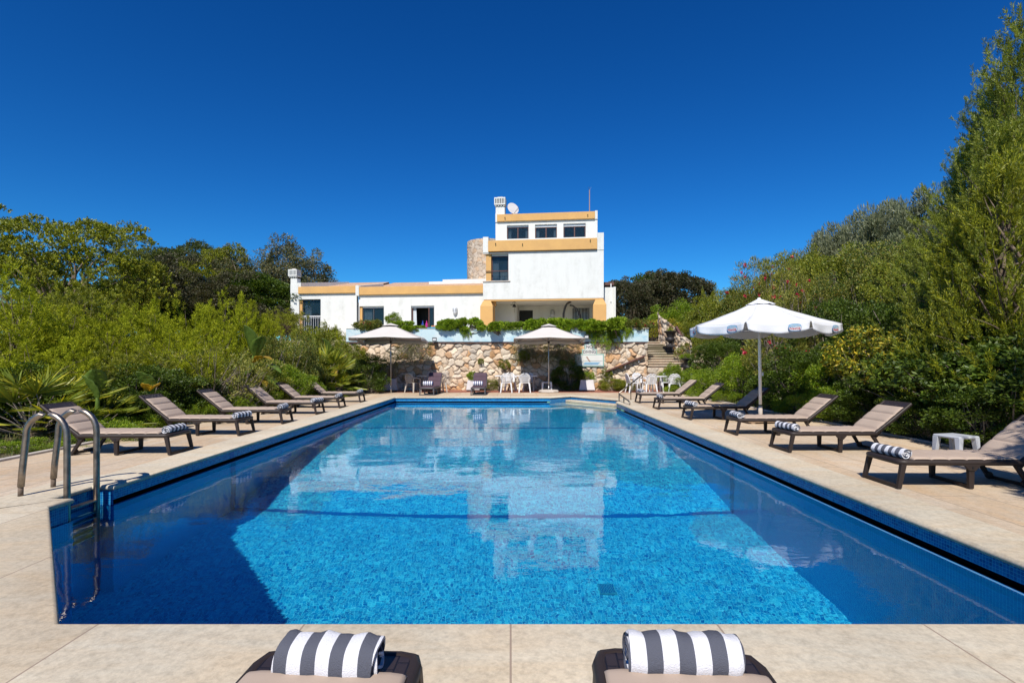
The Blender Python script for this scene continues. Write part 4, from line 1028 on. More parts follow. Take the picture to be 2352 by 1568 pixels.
# right annex ---------------------------------------------------------
ax0, ax1 = X(z2(1725,0)[0],2.2), X(z2(1852,0)[0],2.2); az = Z(*z2(1800,1145),2.2)
B('annex_wall', xr+.002, ax1, 2.2, 4.3, zfl, az, M['stucco']); B('annex_wall', ax1-.12, ax1+.02, 2.1, 2.199, zfl, az+.02, M['stucco'])
B('annex_beam', ax0, ax1-.05, 2.6, 5, az+.22, az+.42, M['beam']); B('annex_post', ax1-.33, ax1-.27, 2.12, 2.19, az-1.0, az+.25, M['white_paint'])
# low wing ------------------------------------------------------------
sw = .45
wx0, wx1 = X(z1(938,0)[0],sw), xl
wtop, wbot = Z(*z1(1500,1140),sw)+.02, Z(*z1(1500,1225),sw)
def wall_with_holes(name, x0, x1, s, z0, z1_, holes, th=.3):
    xs2 = [x0]+[v for h in holes for v in h[:2]]+[x1]
    for k in range(0, len(xs2), 2):
        if xs2[k+1]-xs2[k] > .01: B(name, xs2[k], xs2[k+1], s, s+th, z0, z1_, M['stucco'])
    for h in holes: B(name, h[0], h[1], s, s+th, h[3], z1_, M['stucco']); 
    for h in holes:
        if h[2] > z0: B(name, h[0], h[1], s, s+th, z0, h[2], M['stucco'])
w2 = (X(z1(945,0)[0],sw), X(z1(1220,0)[0],sw), zfl+.15, Z(*z1(1100,1356),sw))
w3 = (X(z1(1524,0)[0],sw), X(z1(1783,0)[0],sw), zfl+.02, Z(*z1(1650,1352),sw))
wall_with_holes('wing_wall', wx0-.0, wx1, sw, zfl, wbot+.06, [w2, w3])
B('ochre_band', wx0+.10, wx1-.002, sw-.17, sw+.4, wbot, wtop, M['yellow'], bevel=.02)
B('wing_pier', wx0-.14, wx0+.098, sw-.22, sw+1.0, wbot-.05, wtop+.12, M['stucco'])
B('wing_wall_return', wx0-.0, wx0+.25, sw+.3, sw+1.6, zfl, wbot, M['stucco'])
B('ochre_pier', w2[0], w2[0]+.17, sw+.10, sw+.28, zfl, w2[3], M['yellow'])
window(w2[0]+.18, w2[1]-.01, w2[2], w2[3]-.12, sw+.17, 'two', curtain='left', lamp=True, shutter=.115, frame=M['frame_grey'])
# open door window
d = MB(); d.box(w3[0]+.01,w3[0]+.07,sw+.15,sw+.22,w3[2],w3[3]); d.box(w3[1]-.06,w3[1]-.01,sw+.15,sw+.22,w3[2],w3[3]); d.box(w3[0]+.07,w3[1]-.06,sw+.152,sw+.218,w3[3]-.06,w3[3]); xm = w3[0]+(w3[1]-w3[0])*.73; d.box(xm,xm+.07,sw+.14,sw+.21,w3[2],w3[3]-.06)
dd = d.build('terrace_door', M['brown_wood'], house); MB().box(xm+.07,w3[1]-.06,sw+.17,sw+.176,w3[2],w3[3]-.06).build('pane', M['glass'], dd)
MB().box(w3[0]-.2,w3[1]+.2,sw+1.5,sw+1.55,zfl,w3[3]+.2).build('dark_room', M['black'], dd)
MB().box(w3[0]+.01,w3[1]-.01,sw+.10,sw+.145,w3[3]-.12,w3[3]-.001).build('shutter_box', M['shutter'], dd)
rows = [[(w3[0]+.08+.30*(1-.3*k)*i/10, sw+.26+.03*math.sin(i*2.5), w3[2]+(w3[3]-w3[2]-.1)*k) for i in range(11)] for k in (0, 1)]; MB().grid(rows).build('curtain', M['curtain'], dd, smooth=True)
# left wing
sl = 1.0
lx0, lx1 = X(667.5,sl), X(z1(915,0)[0],sl); lz = Z(*z1(600,1137),sl); lb = Z(*z1(600,1215),sl)
w1 = (X(z1(270,0)[0],sl), X(z1(512,0)[0],sl), zfl+.1, Z(*z1(400,1279),sl))
wall_with_holes('left_wing_wall', lx0, lx1, sl, zfl-.9, lb+.06, [w1])
B('left_wing_end', lx0, X(z1(262,0)[0],sl)-.02, sl-.14, sl+1.2, lb-.3, lz+.15, M['stucco']) if False else None
B('left_wing_end', lx0-.003, X(z1(268,0)[0],sl), sl-.02, sl+3.0, lb+.061, Z(*z1(250,1110),sl), M['stucco'])
B('ochre_band', X(z1(270,0)[0],sl)+.002, lx1, sl-.15, sl+.4, lb, lz, M['yellow'], bevel=.02)
B('ochre_pier', w1[0], w1[0]+.19, sl+.10, sl+.28, zfl, w1[3], M['yellow'])
window(w1[0]+.2, w1[1]-.01, w1[2], w1[3]-.02, sl+.17, 'one', curtain='left', frame=M['frame_grey'])
rl = MB(); zr = Z(*z1(400,1468),sl); rl.box(w1[0]+.05, w1[1], sl-.03, sl-.005, zr-.03, zr+.02); rl.box(w1[0]+.05, w1[1], sl-.028, sl-.007, zfl+.15, zfl+.18)
nb = 9
for k in range(nb+1): xx = w1[0]+.06+(w1[1]-w1[0]-.08)*k/nb; rl.box(xx-.007, xx+.007, sl-.026, sl-.009, zfl+.18, zr-.03)
for k in range(nb): xx = w1[0]+.06+(w1[1]-w1[0]-.08)*(k+.5)/nb; rl.tube([(xx+.05*math.cos(a), sl-.018, zr-.11+.05*math.sin(a)) for a in [i*math.pi/6 for i in range(12)]], .008, 5)
rl.build('balcony_railing', M['white_paint'], house)
B('wing_sill', w1[0]-.2, w1[1]+.1, sl-.08, sl+.2, zfl-.02, zfl+.06, M['concrete'])
# tiled roofs rising behind the bands
def rooftile():
    g = N('clay_roof_tiles'); wv = g.n('ShaderNodeTexWave'); wv.inputs['Scale'].default_value = 4.2; wv.inputs['Distortion'].default_value = .6; g.l(g.obj(), wv.inputs['Vector'])
    f = g.noise(g.obj(), 5, 5); c = g.mix(g.ramp(f, [(.35,0.0),(.65,1.0)]), (.46,.25,.15), (.60,.42,.28)); c = g.mix(1.0, c, g.ramp(wv.outputs['Fac'], [(0,.75),(1,1.1)]), 'MULTIPLY')
    g.l(c, g.b.inputs['Base Color']); g.b.inputs['Roughness'].default_value = .9; g.bump(wv.outputs['Fac'], .4, .03); return g.m
M['tiles'] = rooftile()
def roof(name, x0, x1, s0, s1, za, zb_): MB().hexa([(x0,s0,za-.15),(x1,s0,za-.15),(x1,s1,zb_-.15),(x0,s1,zb_-.15)],[(x0,s0,za),(x1,s0,za),(x1,s1,zb_),(x0,s1,zb_)]).build(name, M['tiles'], house)
roof('tiled_roof', wx0+.12, xl-.0, sw+.42, 7.5, wtop-.12, Z(950, 648.5, 7.5)); roof('tiled_roof', lx0+1.0, wx0-.15, sl+.42, 7.0, lz-.12, Z(800, 649.5, 7.0))
def para(name, A, s0, Bp, s1, h=.32, th=.25):
    (xa, za), (xb, zb_) = HL(*A, s0), HL(*Bp, s1)
    MB().hexa([(xa,s0,za-h),(xa+th,s0,za-h),(xb+th,s1,zb_-h),(xb,s1,zb_-h)],[(xa,s0,za),(xa+th,s0,za),(xb+th,s1,zb_),(xb,s1,zb_)]).build(name, M['stucco'], house)
para('roof_parapet', z1(915,1127), sw-.1, z1(1180,1104), sw+3.2, .5); para('roof_parapet', z1(245,1095), sl, z1(790,1086), sl+5.5, .5, .3)
B('roof_box', X(z1(1725,0)[0],5.2), xl+.3, 5.2, 7.2, 6.4, Z(*z1(2000,1078),5.2), M['stucco']); B('roof_box', X(z1(1880,0)[0],7.3), xl+.3, 7.25, 8.0, 6.4, Z(*z1(2000,1058),7.3), M['stucco'])
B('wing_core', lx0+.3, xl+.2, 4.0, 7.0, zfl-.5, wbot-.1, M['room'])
B('wing_end_wall', lx0, lx0+.3, sl+.3, 7.0, zfl-.9, lb, M['stucco'])
# chimneys
def chimney(name, px0, px1, py_top_stack, py_base, capL, capR, cap_t, cap_b, s):
    x0, x1 = X(px0,s), X(px1,s); zt_, zb_ = Z(px0,py_top_stack,s), Z(px0,py_base,s)-.3
    c = B(name, x0, x1, s, s+(x1-x0)*1.0, zb_, zt_, M['stucco'])
    cx0, cx1 = X(capL,s-.1), X(capR,s-.1); ct, cb = Z(px0,cap_t,s-.1), Z(px0,cap_b,s-.1); dp = (cx1-cx0)
    s0, s1 = s-.12, s-.12+dp
    m = MB(); fr = .10; hh = (ct-cb)
    m.box(cx0,cx1,s0,s1,cb,cb+hh*.16); m.box(cx0,cx1,s0,s1,ct-hh*.16,ct)
    n = 6
    for k in range(n+1):
        for (xa, ya) in ((cx0+(cx1-cx0-.05)*k/n, None), (None, s0+(s1-s0-.05)*k/n)):
            if xa is not None: m.box(xa,xa+.05,s0+.002,s0+.06,cb+hh*.16,ct-hh*.16); m.box(xa,xa+.05,s1-.06,s1-.002,cb+hh*.16,ct-hh*.16)
            else: m.box(cx1-.06,cx1-.002,ya,ya+.05,cb+hh*.16,ct-hh*.16); m.box(cx0+.002,cx0+.06,ya,ya+.05,cb+hh*.16,ct-hh*.16)
    m.build('chimney_cap', M['stucco'], c); MB().box(cx0+.08,cx1-.08,s0+.08,s1-.08,cb+hh*.1,ct-hh*.1).build('dark_flue', M['frame_grey'], c)
    MB().box(cx0+.2,cx1-.2,s0+.2,s1-.2,ct,ct+.09).build('cap_slab', M['concrete'], c)
    m = MB()
    for k in range(4): xx = cx0+.06+(cx1-cx0-.2)*k/3; m.box(xx,xx+.09,s0+.05,s0+.2,cb-.09,cb-.001)
    m.build('cap_corbel', M['stucco'], c)
a = z2(512,240); b = z2(612,335); chimney('chimney', a[0], b[0], a[1], b[1]+6, z2(496,0)[0], z2(618,0)[0], z2(0,140)[1], z2(0,222)[1], s2)
a = z1(175,1045); b = z1(247,1130); chimney('chimney', a[0], b[0], a[1], b[1]+3, z1(148,0)[0], z1(244,0)[0], z1(0,945)[1], z1(0,1020)[1], sl)
# wall lanterns (part of the facade)
def lantern(px, py, s):
    x, z = HL(px, py, s); m = MB(); m.lathe([(.02,-.33),(.07,-.27),(.13,-.18),(.15,-.12),(.15,.16),(.10,.22),(.03,.26)], 14, Matrix.Translation((x, s-.10, z))); l = m.build('wall_lantern', M['shutter'], house, smooth=True, auto=40)
    k = MB()
    for r_ in range(3):
        for c_ in range(4): an = R(-150+c_*40); k.box(x+.152*math.cos(an)-.018, x+.152*math.cos(an)+.018, s-.10+.152*math.sin(an)-.01, s-.10+.152*math.sin(an)+.01, z-.08+r_*.085, z-.03+r_*.085)
    k.build('openings', M['frame_grey'], l)
lantern(*z1(2020,1405), sw); lantern(*z2(1147,1440), 4.4)
# separate things on and around the house
def w3d(px, py, s):   # world point from picture and house depth
    x, z = HL(px, py, s); q = P0+EX*x+EY*s; return Vector((q.x, q.y, z))
p = w3d(1118, 640, 7.5); t = thing('stone_tower', 'round rubble stone tower behind the main block of the villa', 'tower', (p.x+.02, p.y+1.6, 5.5))
Rt = (p.y+1.6)*46/1225
voronoi_wall('stonework', 2*math.pi*Rt, 6.55, .36, .05, .05, t, fn=lambda u, v, d: ((Rt+d)*np.cos(u/Rt), (Rt+d)*np.sin(u/Rt), v), seed=12,
             palette=[(.50,.43,.36),(.55,.48,.41),(.46,.39,.33),(.52,.40,.30),(.58,.52,.46)])
MB().lathe([(Rt-.05,0),(Rt-.05,6.50)], 40).build('tower_core', M['concrete'], t)
t.location.z = Z(1090, 551.5, 7.5)-6.45
p = w3d(*z2(612,330), s2+.6); t = thing('satellite_dish', 'white satellite dish beside the upper chimney', 'satellite dish', (p.x+.55, p.y, p.z-.25))
MB().lathe([(.02,0),(.2,.02),(.34,.06),(.44,.115)], 28, Matrix.Translation((0,0,.62)) @ Matrix.Rotation(R(28),4,'Z') @ Matrix.Rotation(R(72),4,'X')).build('dish', M['planter'], t, smooth=True, auto=60)
MB().tube([(0,.08,0),(0,.08,.6)], .03, 8).build('mast', M['alu'], t)
MB().tube([(.05,-.05,.25),(.36,-.5,.48),(.44,-.52,.60)], .02, 8).build('feed_arm', M['alu'], t)
p = w3d(*z2(1563,305), s2+.6); t = thing('roof_antenna', 'thin antenna mast on the villa roof', 'antenna', (p.x, p.y, p.z-.4))
MB().tube([(0,0,0),(0,0,1.95)], .035, 8).build('mast', pm('antenna_red', (.35,.25,.24), .6), t)
for a in (0,120,240): MB().bar((0,0,1.9),(.12*math.cos(R(a)),.12*math.sin(R(a)),2.15),.012,.012).build('tip', M['alu'], t)
p = w3d(*z2(1365,1480), 1.5); t = thing('hanging_chair_stand', 'dark curved steel stand of a hanging chair on the porch', 'hanging chair stand', (p.x, p.y, zfl))
def arcp(px_list, s):
    return [Vector((w3d(*z2(a_, b_), s)-Vector((p.x, p.y, zfl)))) for a_, b_ in px_list]
MB().tube(arcp([(1272,1560),(1272,1440),(1285,1380),(1310,1330),(1345,1308),(1357,1305)], 1.5), .075, 10).build('arch', M['frame_grey'], t, smooth=True)
MB().tube(arcp([(1342,1345),(1380,1355),(1420,1390),(1445,1430),(1458,1480),(1462,1560)], 1.5), .06, 10).build('arch', M['frame_grey'], t, smooth=True)
MB().tube(arcp([(1352,1310),(1350,1350)], 1.5), .012, 6).build('chain', M['alu'], t)
MB().tube([(.95*math.cos(a)-.0, .8*math.sin(a), .05) for a in [i*math.pi/12 for i in range(25)]], .05, 8).build('base_ring', M['frame_grey'], t, smooth=True)
p = w3d(*z2(720,1345), .9); t = thing('hanging_bell', 'black iron bell hanging under the porch soffit', 'bell', p)
MB().lathe([(.02,.08),(.07,.04),(.09,-.04),(.15,-.12)], 16).build('bell', M['iron'], t, smooth=True)
MB().tube([(0,0,.06),(0,0,zb-p.z-.02)], .015, 6).build('hanger', M['iron'], t); MB().tube([(0,0,-.1),(0,0,-.5)], .010, 6).build('pull_rope', M['iron'], t)
MB().bar((-.26,0,.02),(-.05,0,.02),.03,.03).build('arm', M['iron'], t); MB().tube([(.12*math.cos(a), 0, .10+.12*math.sin(a)) for a in [i*math.pi/6 for i in range(7)]], .015, 6).build('yoke', M['iron'], t)
# things on the terrace by the open door
yt = 31.8
p = at(975, 748, yt); t = thing('terrace_table', 'blue topped table behind the parapet plants', 'table', (p.x+.4, yt, 2.76))
MB().box(-1.1,1.1,-.4,.4,.74,.80).build('tabletop', pm('turquoise', (.03,.33,.48), .5), t, bevel=.01)
for x in (-1.0,1.0):
    for y in (-.3,.3): MB().box(x-.03,x+.03,y-.03,y+.03,0,.74).build('leg', M['frame_grey'], t)
def bottle(lab, px, col):
    q = at(px, 745, yt-.1); o = MB().lathe([(.07,0),(.075,.02),(.075,.22),(.03,.32),(.028,.42),(.03,.43)], 14, Matrix.Translation((q.x, yt-.1, 3.562))).build('bottle', pm('bottle_'+lab.split()[0], col, .2), smooth=True, auto=50)
    tag(o, lab, 'bottle')
bottle('blue bottle on the turquoise terrace table', 971, (.02,.05,.30)); bottle('pink bottle on the turquoise terrace table', 980, (.55,.03,.22))
q = at(1014, 747, yt); t = thing('laptop', 'dark open laptop screen on the terrace table', 'laptop', (q.x, yt, 3.56)); MB().box(-.28,.28,-.02,.0,.02,.36).build('screen', M['frame_grey'], t, bevel=.01); MB().box(-.28,.28,-.38,-.03,.0,.02).build('keyboard', M['frame_grey'], t)
q = at(997, 749, yt); t = thing('fruit_bowl', 'flat bowl of red and yellow fruit on the terrace table', 'fruit bowl', (q.x, yt-.05, 3.56))
MB().lathe([(.10,0),(.2,.03),(.22,.06),(.19,.05)], 16).build('bowl', M['shutter'], t)
for k in range(5): MB().lathe([(.01,-.05),(.04,-.03),(.055,0),(.04,.03),(.01,.05)], 10, Matrix.Translation((-.12+.06*k, .03*(-1)**k, .09))).build('fruit', pm('fruit_red', (.6,.08,.03), .5) if k % 2 else pm('fruit_yellow', (.7,.45,.05), .5), t, smooth=True)
# ================================================================ plants
def norm(a): return a/np.maximum(np.linalg.norm(a, axis=-1, keepdims=True), 1e-9)
def leaf_mesh(name, P_, D, L, Wd, mat, rg, fold=.15, tip=.55, up=None):
    """rhombic leaves: base P, direction D, length L, width W (arrays)"""
    n = len(P_); r_ = rg.normal(size=(n,3)) if up is None else np.broadcast_to(up, (n,3))+rg.normal(size=(n,3))*.35
    S = norm(np.cross(D, r_)); Nn = np.cross(S, D); L = np.broadcast_to(L, n)[:,None]; Wd = np.broadcast_to(Wd, n)[:,None]
    mid = P_+D*L*tip; V = np.stack([P_, mid+S*Wd/2+Nn*fold*Wd, P_+D*L, mid-S*Wd/2+Nn*fold*Wd], 1).reshape(-1,3)
    return raw_mesh(name, V, np.arange(n*4).reshape(n,4), mat)
def raw_mesh(name, V, Q, mat, smooth=False):
    me = bpy.data.meshes.new(name); me.vertices.add(len(V)); me.vertices.foreach_set('co', np.ascontiguousarray(V, dtype=np.float32).ravel())
    k = Q.shape[1]; me.loops.add(Q.size); me.loops.foreach_set('vertex_index', np.ascontiguousarray(Q, dtype=np.int32).ravel()); me.polygons.add(len(Q)); me.polygons.foreach_set('loop_start', np.arange(0, Q.size, k, dtype=np.int32))
    me.update(); me.materials.append(mat)
    if smooth: me.polygons.foreach_set('use_smooth', [True]*len(Q))
    return me
def sph(rg, n, zmin=-.2):
    v = norm(rg.normal(size=(n*3,3))); v = v[v[:,2] > zmin][:n]
    while len(v) < n: v = np.concatenate([v, v])[:n]
    return v
def clumps(rg, R3, nc, cz, inner=.45, zmin=-.25):
    """clump centres through an uneven crown; R3 radii, cz centre height"""
    d = sph(rg, nc, zmin); lob = 1+.16*np.sin(d[:,0]*4.1+rg.uniform(0,6))+.14*np.sin(d[:,1]*5.3+rg.uniform(0,6))+.10*np.sin(d[:,2]*6+rg.uniform(0,6))
    r = (inner+(1-inner)*rg.random(nc)**.45)*lob; C = d*r[:,None]*np.array(R3); C[:,2] += cz; return C, d
def crown(rg, R3, cz, nc, per, cr, L, W, upb=.35, jit=.7, inner=.55, zmin=-.25, flat=.8):
    C, d = clumps(rg, R3, nc, cz, inner, zmin); s = rg.uniform(.6, 1.3, nc)*cr
    o = norm(rg.normal(size=(nc,per,3))+d[:,None,:]*.55); rr = rg.random((nc,per,1))**.4
    P_ = C[:,None,:]+o*rr*s[:,None,None]*np.array((1,1,flat))
    D = norm(o*.8+d[:,None,:]*.3+np.array((0,0,upb))+rg.normal(size=o.shape)*jit*.6)
    P_, D = P_.reshape(-1,3), D.reshape(-1,3); k = P_[:,2] > .02; P_, D = P_[k], D[k]
    return P_, D, L*rg.uniform(.6,1.3,len(P_)), W*rg.uniform(.7,1.25,len(P_)), C, d
def shoots(rg, Q, A, Ls, rad, k, nl, nw, spread=.8):
    """needle brushes along shoot axes: Q base, A axis"""
    m = len(Q); t = rg.random((m,k,1))**.8; rd = norm(np.cross(A[:,None,:], rg.normal(size=(m,k,3))))
    P_ = Q[:,None,:]+A[:,None,:]*t*Ls[:,None,None]; D = norm(A[:,None,:]*(.75+.35*t)+rd*spread)
    return P_.reshape(-1,3), D.reshape(-1,3), nl*rg.uniform(.7,1.15,m*k), nw*np.ones(m*k)
def branches(name, rg, ends, base, mat, r0=.05, n=40, seg=5, bend=.25, r1=.006, sides=4, start=0.0, trunk=0.0, limb=.35):
    V, F = [], []
    pick = ends if len(ends) <= n else ends[rg.choice(len(ends), n, replace=False)]
    if trunk:       # central leader first, limbs leave it below their tips
        top_ = ends[:,2].max(); pick = np.concatenate([[(0,0,top_*.93)], pick])
    for q_, e in enumerate(pick):
        b = np.array(base)+(np.array((0,0,max(0, e[2]*trunk))) if trunk and q_ else 0)+rg.normal(size=3)*np.array((.3,.3,0))*r0*4; e = np.array(e); L = np.linalg.norm(e-b); ctrl = (b+e)/2+np.array((0,0,.25*L))*bend+rg.normal(size=3)*L*.10
        pr = None
        for s in range(seg+1):
            t = start+(1-start)*s/seg; p = (1-t)**2*b+2*t*(1-t)*ctrl+t*t*e; q = 2*(1-t)*(ctrl-b)+2*t*(e-ctrl); q = q/max(1e-9, np.linalg.norm(q)); a = np.cross(q, (.3,.5,.8)); a /= np.linalg.norm(a); c = np.cross(q, a); rr = r0*(limb if trunk and q_ else 1.0)*(1-t)**1.2+r1; n0 = len(V)
            for k in range(sides): an = 2*math.pi*k/sides; V.append(p+(a*math.cos(an)+c*math.sin(an))*rr)
            if pr is not None:
                for k in range(sides): k2 = (k+1) % sides; F.append((pr+k, pr+k2, n0+k2, n0+k))
            pr = n0
    return raw_mesh(name, np.array(V), np.array(F), mat, True)
# leaf materials
F = {
 'pine_bright': leafmat('young_pine_needles', [(0.136,0.175,0.008),(0.238,0.275,0.011),(0.351,0.384,0.014),(0.420,0.432,0.023)], .22, .6, .12),
 'pine': leafmat('pine_needles', [(0.099,0.131,0.009),(0.164,0.200,0.012),(0.264,0.281,0.015),(0.351,0.343,0.017)], .2),
 'pine_far': leafmat('far_pine_needles', [(.05,.075,.018),(.085,.115,.02),(.14,.165,.022),(.21,.215,.028)], .2),
 'pine_dark': leafmat('dark_pine_needles', [(0.048,0.066,0.013),(0.072,0.095,0.015),(0.112,0.131,0.019)], .25),
 'pine_tall': leafmat('tall_pine_needles', [(0.145,0.188,0.020),(0.217,0.251,0.026),(0.289,0.306,0.031),(0.174,0.222,0.023)], .2),
 'brown': leafmat('brownish_foliage', [(0.082,0.069,0.036),(0.109,0.095,0.051),(0.066,0.069,0.031),(0.054,0.069,0.023)], .2),
 'euca': leafmat('grey_green_leaves', [(0.097,0.113,0.047),(0.152,0.159,0.073),(0.068,0.086,0.031),(0.206,0.159,0.062)], .2),
 'dark': leafmat('dark_green_leaves', [(0.041,0.071,0.008),(0.067,0.115,0.012),(0.106,0.152,0.014)], .25),
 'green': leafmat('fresh_green_leaves', [(0.088,0.158,0.009),(0.143,0.235,0.012),(0.214,0.314,0.014),(0.285,0.345,0.020)], .24),
 'gera': leafmat('geranium_leaves', [(0.103,0.186,0.013),(0.182,0.285,0.015),(0.260,0.373,0.023),(0.338,0.422,0.032)], .24),
 'mid': leafmat('olive_green_leaves', [(0.098,0.132,0.013),(0.147,0.187,0.014),(0.217,0.243,0.020),(0.275,0.262,0.024)], .2),
 'silver': leafmat('silver_green_leaves', [(0.113,0.133,0.069),(0.171,0.189,0.103),(0.225,0.240,0.138)], .2),
 'oleander': leafmat('oleander_leaves', [(0.097,0.127,0.018),(0.158,0.179,0.025),(0.247,0.254,0.036),(0.334,0.298,0.058)], .2),
 'yellow': leafmat('yellowing_leaves', [(0.066,0.108,0.017),(0.132,0.189,0.018),(0.397,0.354,0.027),(0.661,0.481,0.037),(0.106,0.152,0.017)], .2),
 'rust': leafmat('rusty_green_leaves', [(0.066,0.121,0.019),(0.110,0.152,0.023),(0.177,0.167,0.028),(0.243,0.227,0.037)], .2),
 'palm': leafmat('fan_palm_leaves', [(0.134,0.182,0.023),(0.197,0.246,0.032),(0.267,0.312,0.041),(0.430,0.393,0.034)], .25, .4),
 'banana': leafmat('banana_leaf', [(.12,.19,.035),(.16,.24,.04)], .4, .4),
 'banana_y': leafmat('yellow_banana_leaf', [(.40,.27,.03),(.45,.33,.05)], .4, .4),
 'red': leafmat('crimson_petals', [(.50,.015,.06),(.60,.03,.10)], .2), 'orange': leafmat('orange_petals', [(.62,.16,.04)], .2),
 'dry': leafmat('dry_grass', [(.30,.24,.12),(.20,.17,.08),(.10,.12,.03)], .2), 'grass': leafmat('grass_blades', [(.05,.09,.015),(.08,.12,.02),(.16,.16,.04)], .24),
 'pinkpot': leafmat('reddish_succulent', [(.22,.08,.06),(.16,.10,.05)], .2)}
KIND = {}
def kind(name, variants): KIND[name] = variants
def mk_pine(seed, R3, cz, nsh, mat, sl=.38, k=34, nl=.11, nw=.009, upb=.9, inner=.35, zmin=-.5, bmat='bark', r0=.05, out=.55, spr=.8, per=14, plume=.95):
    rg = np.random.default_rng(seed); npl = max(8, nsh//per); C0, d0 = clumps(rg, R3, npl, cz, inner, zmin); k0 = C0[:,2] > .1; C0 = C0[k0]; d0 = norm(C0-np.array((0,0,cz*.55)))
    A0 = norm(d0*out+np.array((0,0,upb))+rg.normal(size=C0.shape)*.15); PL = plume*rg.uniform(.6,1.35,len(C0)); t_ = rg.random((len(C0),per,1))
    rad = norm(np.cross(A0[:,None,:], rg.normal(size=(len(C0),per,3)))); C = C0[:,None,:]-A0[:,None,:]*PL[:,None,None]*(1-t_)+rad*(1-t_)*.24*PL[:,None,None]
    A = norm(A0[:,None,:]+rad*(.75*(1-t_)+.15)+rg.normal(size=C.shape)*.12).reshape(-1,3); C = C.reshape(-1,3); Ls = sl*rg.uniform(.6,1.2,len(C))
    Q = C; kk = Q[:,2] > .0; Q, A, Ls = Q[kk], A[kk], Ls[kk]
    P_, D, L, W = shoots(rg, Q, A, Ls, .1, k, nl, nw, spr)
    return [('crown', leaf_mesh('crown', P_, D, L, W, F[mat], rg, 0)), ('trunk', branches('trunk', rg, Q, (0,0,-.3), M[bmat], r0, 70, trunk=.6, r1=.004))]
def mk_leafy(seed, R3, cz, nc, per, cr, L, W, mat, r0=.035, nb=45, flowers=None, nf=0, fs=.06, **kw):
    rg = np.random.default_rng(seed); P_, D, l, w_, C, d = crown(rg, R3, cz, nc, per, cr, L, W, **kw)
    parts = [('crown', leaf_mesh('crown', P_, D, l, w_, F[mat], rg)), ('trunk', branches('trunk', rg, C, (0,0,-.3), M['twig'], r0, nb))]
    if flowers:
        c, dd = clumps(rg, np.array(R3)*1.0, nf, cz, .9, .0); n = 12; o = norm(rg.normal(size=(nf,n,3))); q = np.repeat(c[:,None,:], n, 1)+o*fs*.12
        for j in range(nf): parts.append(('flower', leaf_mesh('flower', q[j], o[j], fs*np.ones(n), fs*.9, F[flowers], rg)))
    return parts
def mk_rosette(seed, R3, cz, nr, mat, L=.13, W=.035, k=16, zmin=-.1):
    rg = np.random.default_rng(seed); C, d = clumps(rg, R3, nr, cz, .55, zmin); k_ = C[:,2] > .05; C, d = C[k_], d[k_]; m = len(C)
    A = norm(d+np.array((0,-.1,.5))+rg.normal(size=C.shape)*.3); rd = norm(np.cross(A[:,None,:], rg.normal(size=(m,k,3)))); D = norm(A[:,None,:]*rg.uniform(.1,1.0,(m,k,1))+rd)
    P_ = np.repeat(C[:,None,:], k, 1)+rg.normal(size=(m,k,3))*.03
    return [('crown', leaf_mesh('crown', P_.reshape(-1,3), D.reshape(-1,3), L*rg.uniform(.6,1.2,m*k), W*rg.uniform(.8,1.2,m*k), F[mat], rg, .2)), ('trunk', branches('trunk', rg, C, (0,0,-.3), M['twig'], .035, 60))]
def mk_bigtree(seed, R3, cz, nc, per, cr, L, W, mat, th=1.0, r0=.28, bmat='bark', needles=False, nb=30, tk_=.55, inn=.5, **kw):
    rg = np.random.default_rng(seed)
    if needles:
        C, d = clumps(rg, R3, nc, cz, inn, -.6); s = rg.uniform(.6,1.3,nc)*cr; o = norm(rg.normal(size=(nc,per,3))+np.array((0,0,.5))+d[:,None,:]*.5)
        Q = (C[:,None,:]+o*s[:,None,None]*rg.random((nc,per,1))**.22*np.array((1,1,.62))).reshape(-1,3); A = norm(o.reshape(-1,3)*.5+np.array((0,0,.8))+rg.normal(size=Q.shape)*.25)
        P_, D, l, w_ = shoots(rg, Q, A, needles[0]*rg.uniform(.6,1.2,len(Q)), .1, needles[1], L, W)
    else: P_, D, l, w_, C, d = crown(rg, R3, cz, nc, per, cr, L, W, **kw)
    return [('crown', leaf_mesh('crown', P_, D, l, w_, F[mat], rg)), ('trunk', branches('trunk', rg, C*np.array((.85,.85,.9)), (0,0,-.5), M[bmat], r0, nb, 7, r1=.012, sides=6, trunk=tk_, limb=.4))]
kind('bright_pine', [mk_pine(11+i, (1.5,1.4,1.8), 1.8, 1150, 'pine_bright', .24, 32, .115, .013, upb=.75, out=.6, spr=.95, plume=.85) for i in range(3)])
kind('mid_pine', [mk_pine(21+i, (1.7,1.6,2.2), 2.0, 1150, 'pine', .24, 30, .12, .015, upb=.5, out=.8, spr=1.0, plume=.8) for i in range(2)])
kind('far_pine', [mk_bigtree(31+i, (3.7,3.4,4.3), 4.9, 400, 30, .55, .11, .036, 'pine_far', needles=(.22,13), nb=14, inn=.62) for i in range(2)])
kind('dome_pine', [mk_bigtree(41+i, (3.4,3.2,2.7), 5.0, 190, 34, .60, .13, .045, 'pine_dark' if i == 0 else 'pine', needles=(.22,13), nb=20, inn=.7) for i in range(2)])
kind('brown_tree', [mk_bigtree(51, (2.6,2.6,2.7), 3.6, 240, 170, .50, .13, .075, 'brown', r0=.16, zmin=-.6)])
kind('eucalyptus', [mk_bigtree(61+i, (2.6,2.6,3.6), 5.6, 130, 130, .62, .22, .075, 'euca', r0=.22, inner=.3, upb=-.5, nb=60, bmat='twig', zmin=-.6) for i in range(2)])
kind('dark_round', [mk_bigtree(71+i, (2.3,2.3,2.6), 3.4, 240, 160, .48, .14, .085, 'brown' if i else 'dark', r0=.16, zmin=-.6) for i in range(2)])
kind('shrub', [mk_leafy(81+i, (1.05,1.0,.95), .85, 130, 170, .24, .055, .030, 'mid', zmin=-.7) for i in range(2)])
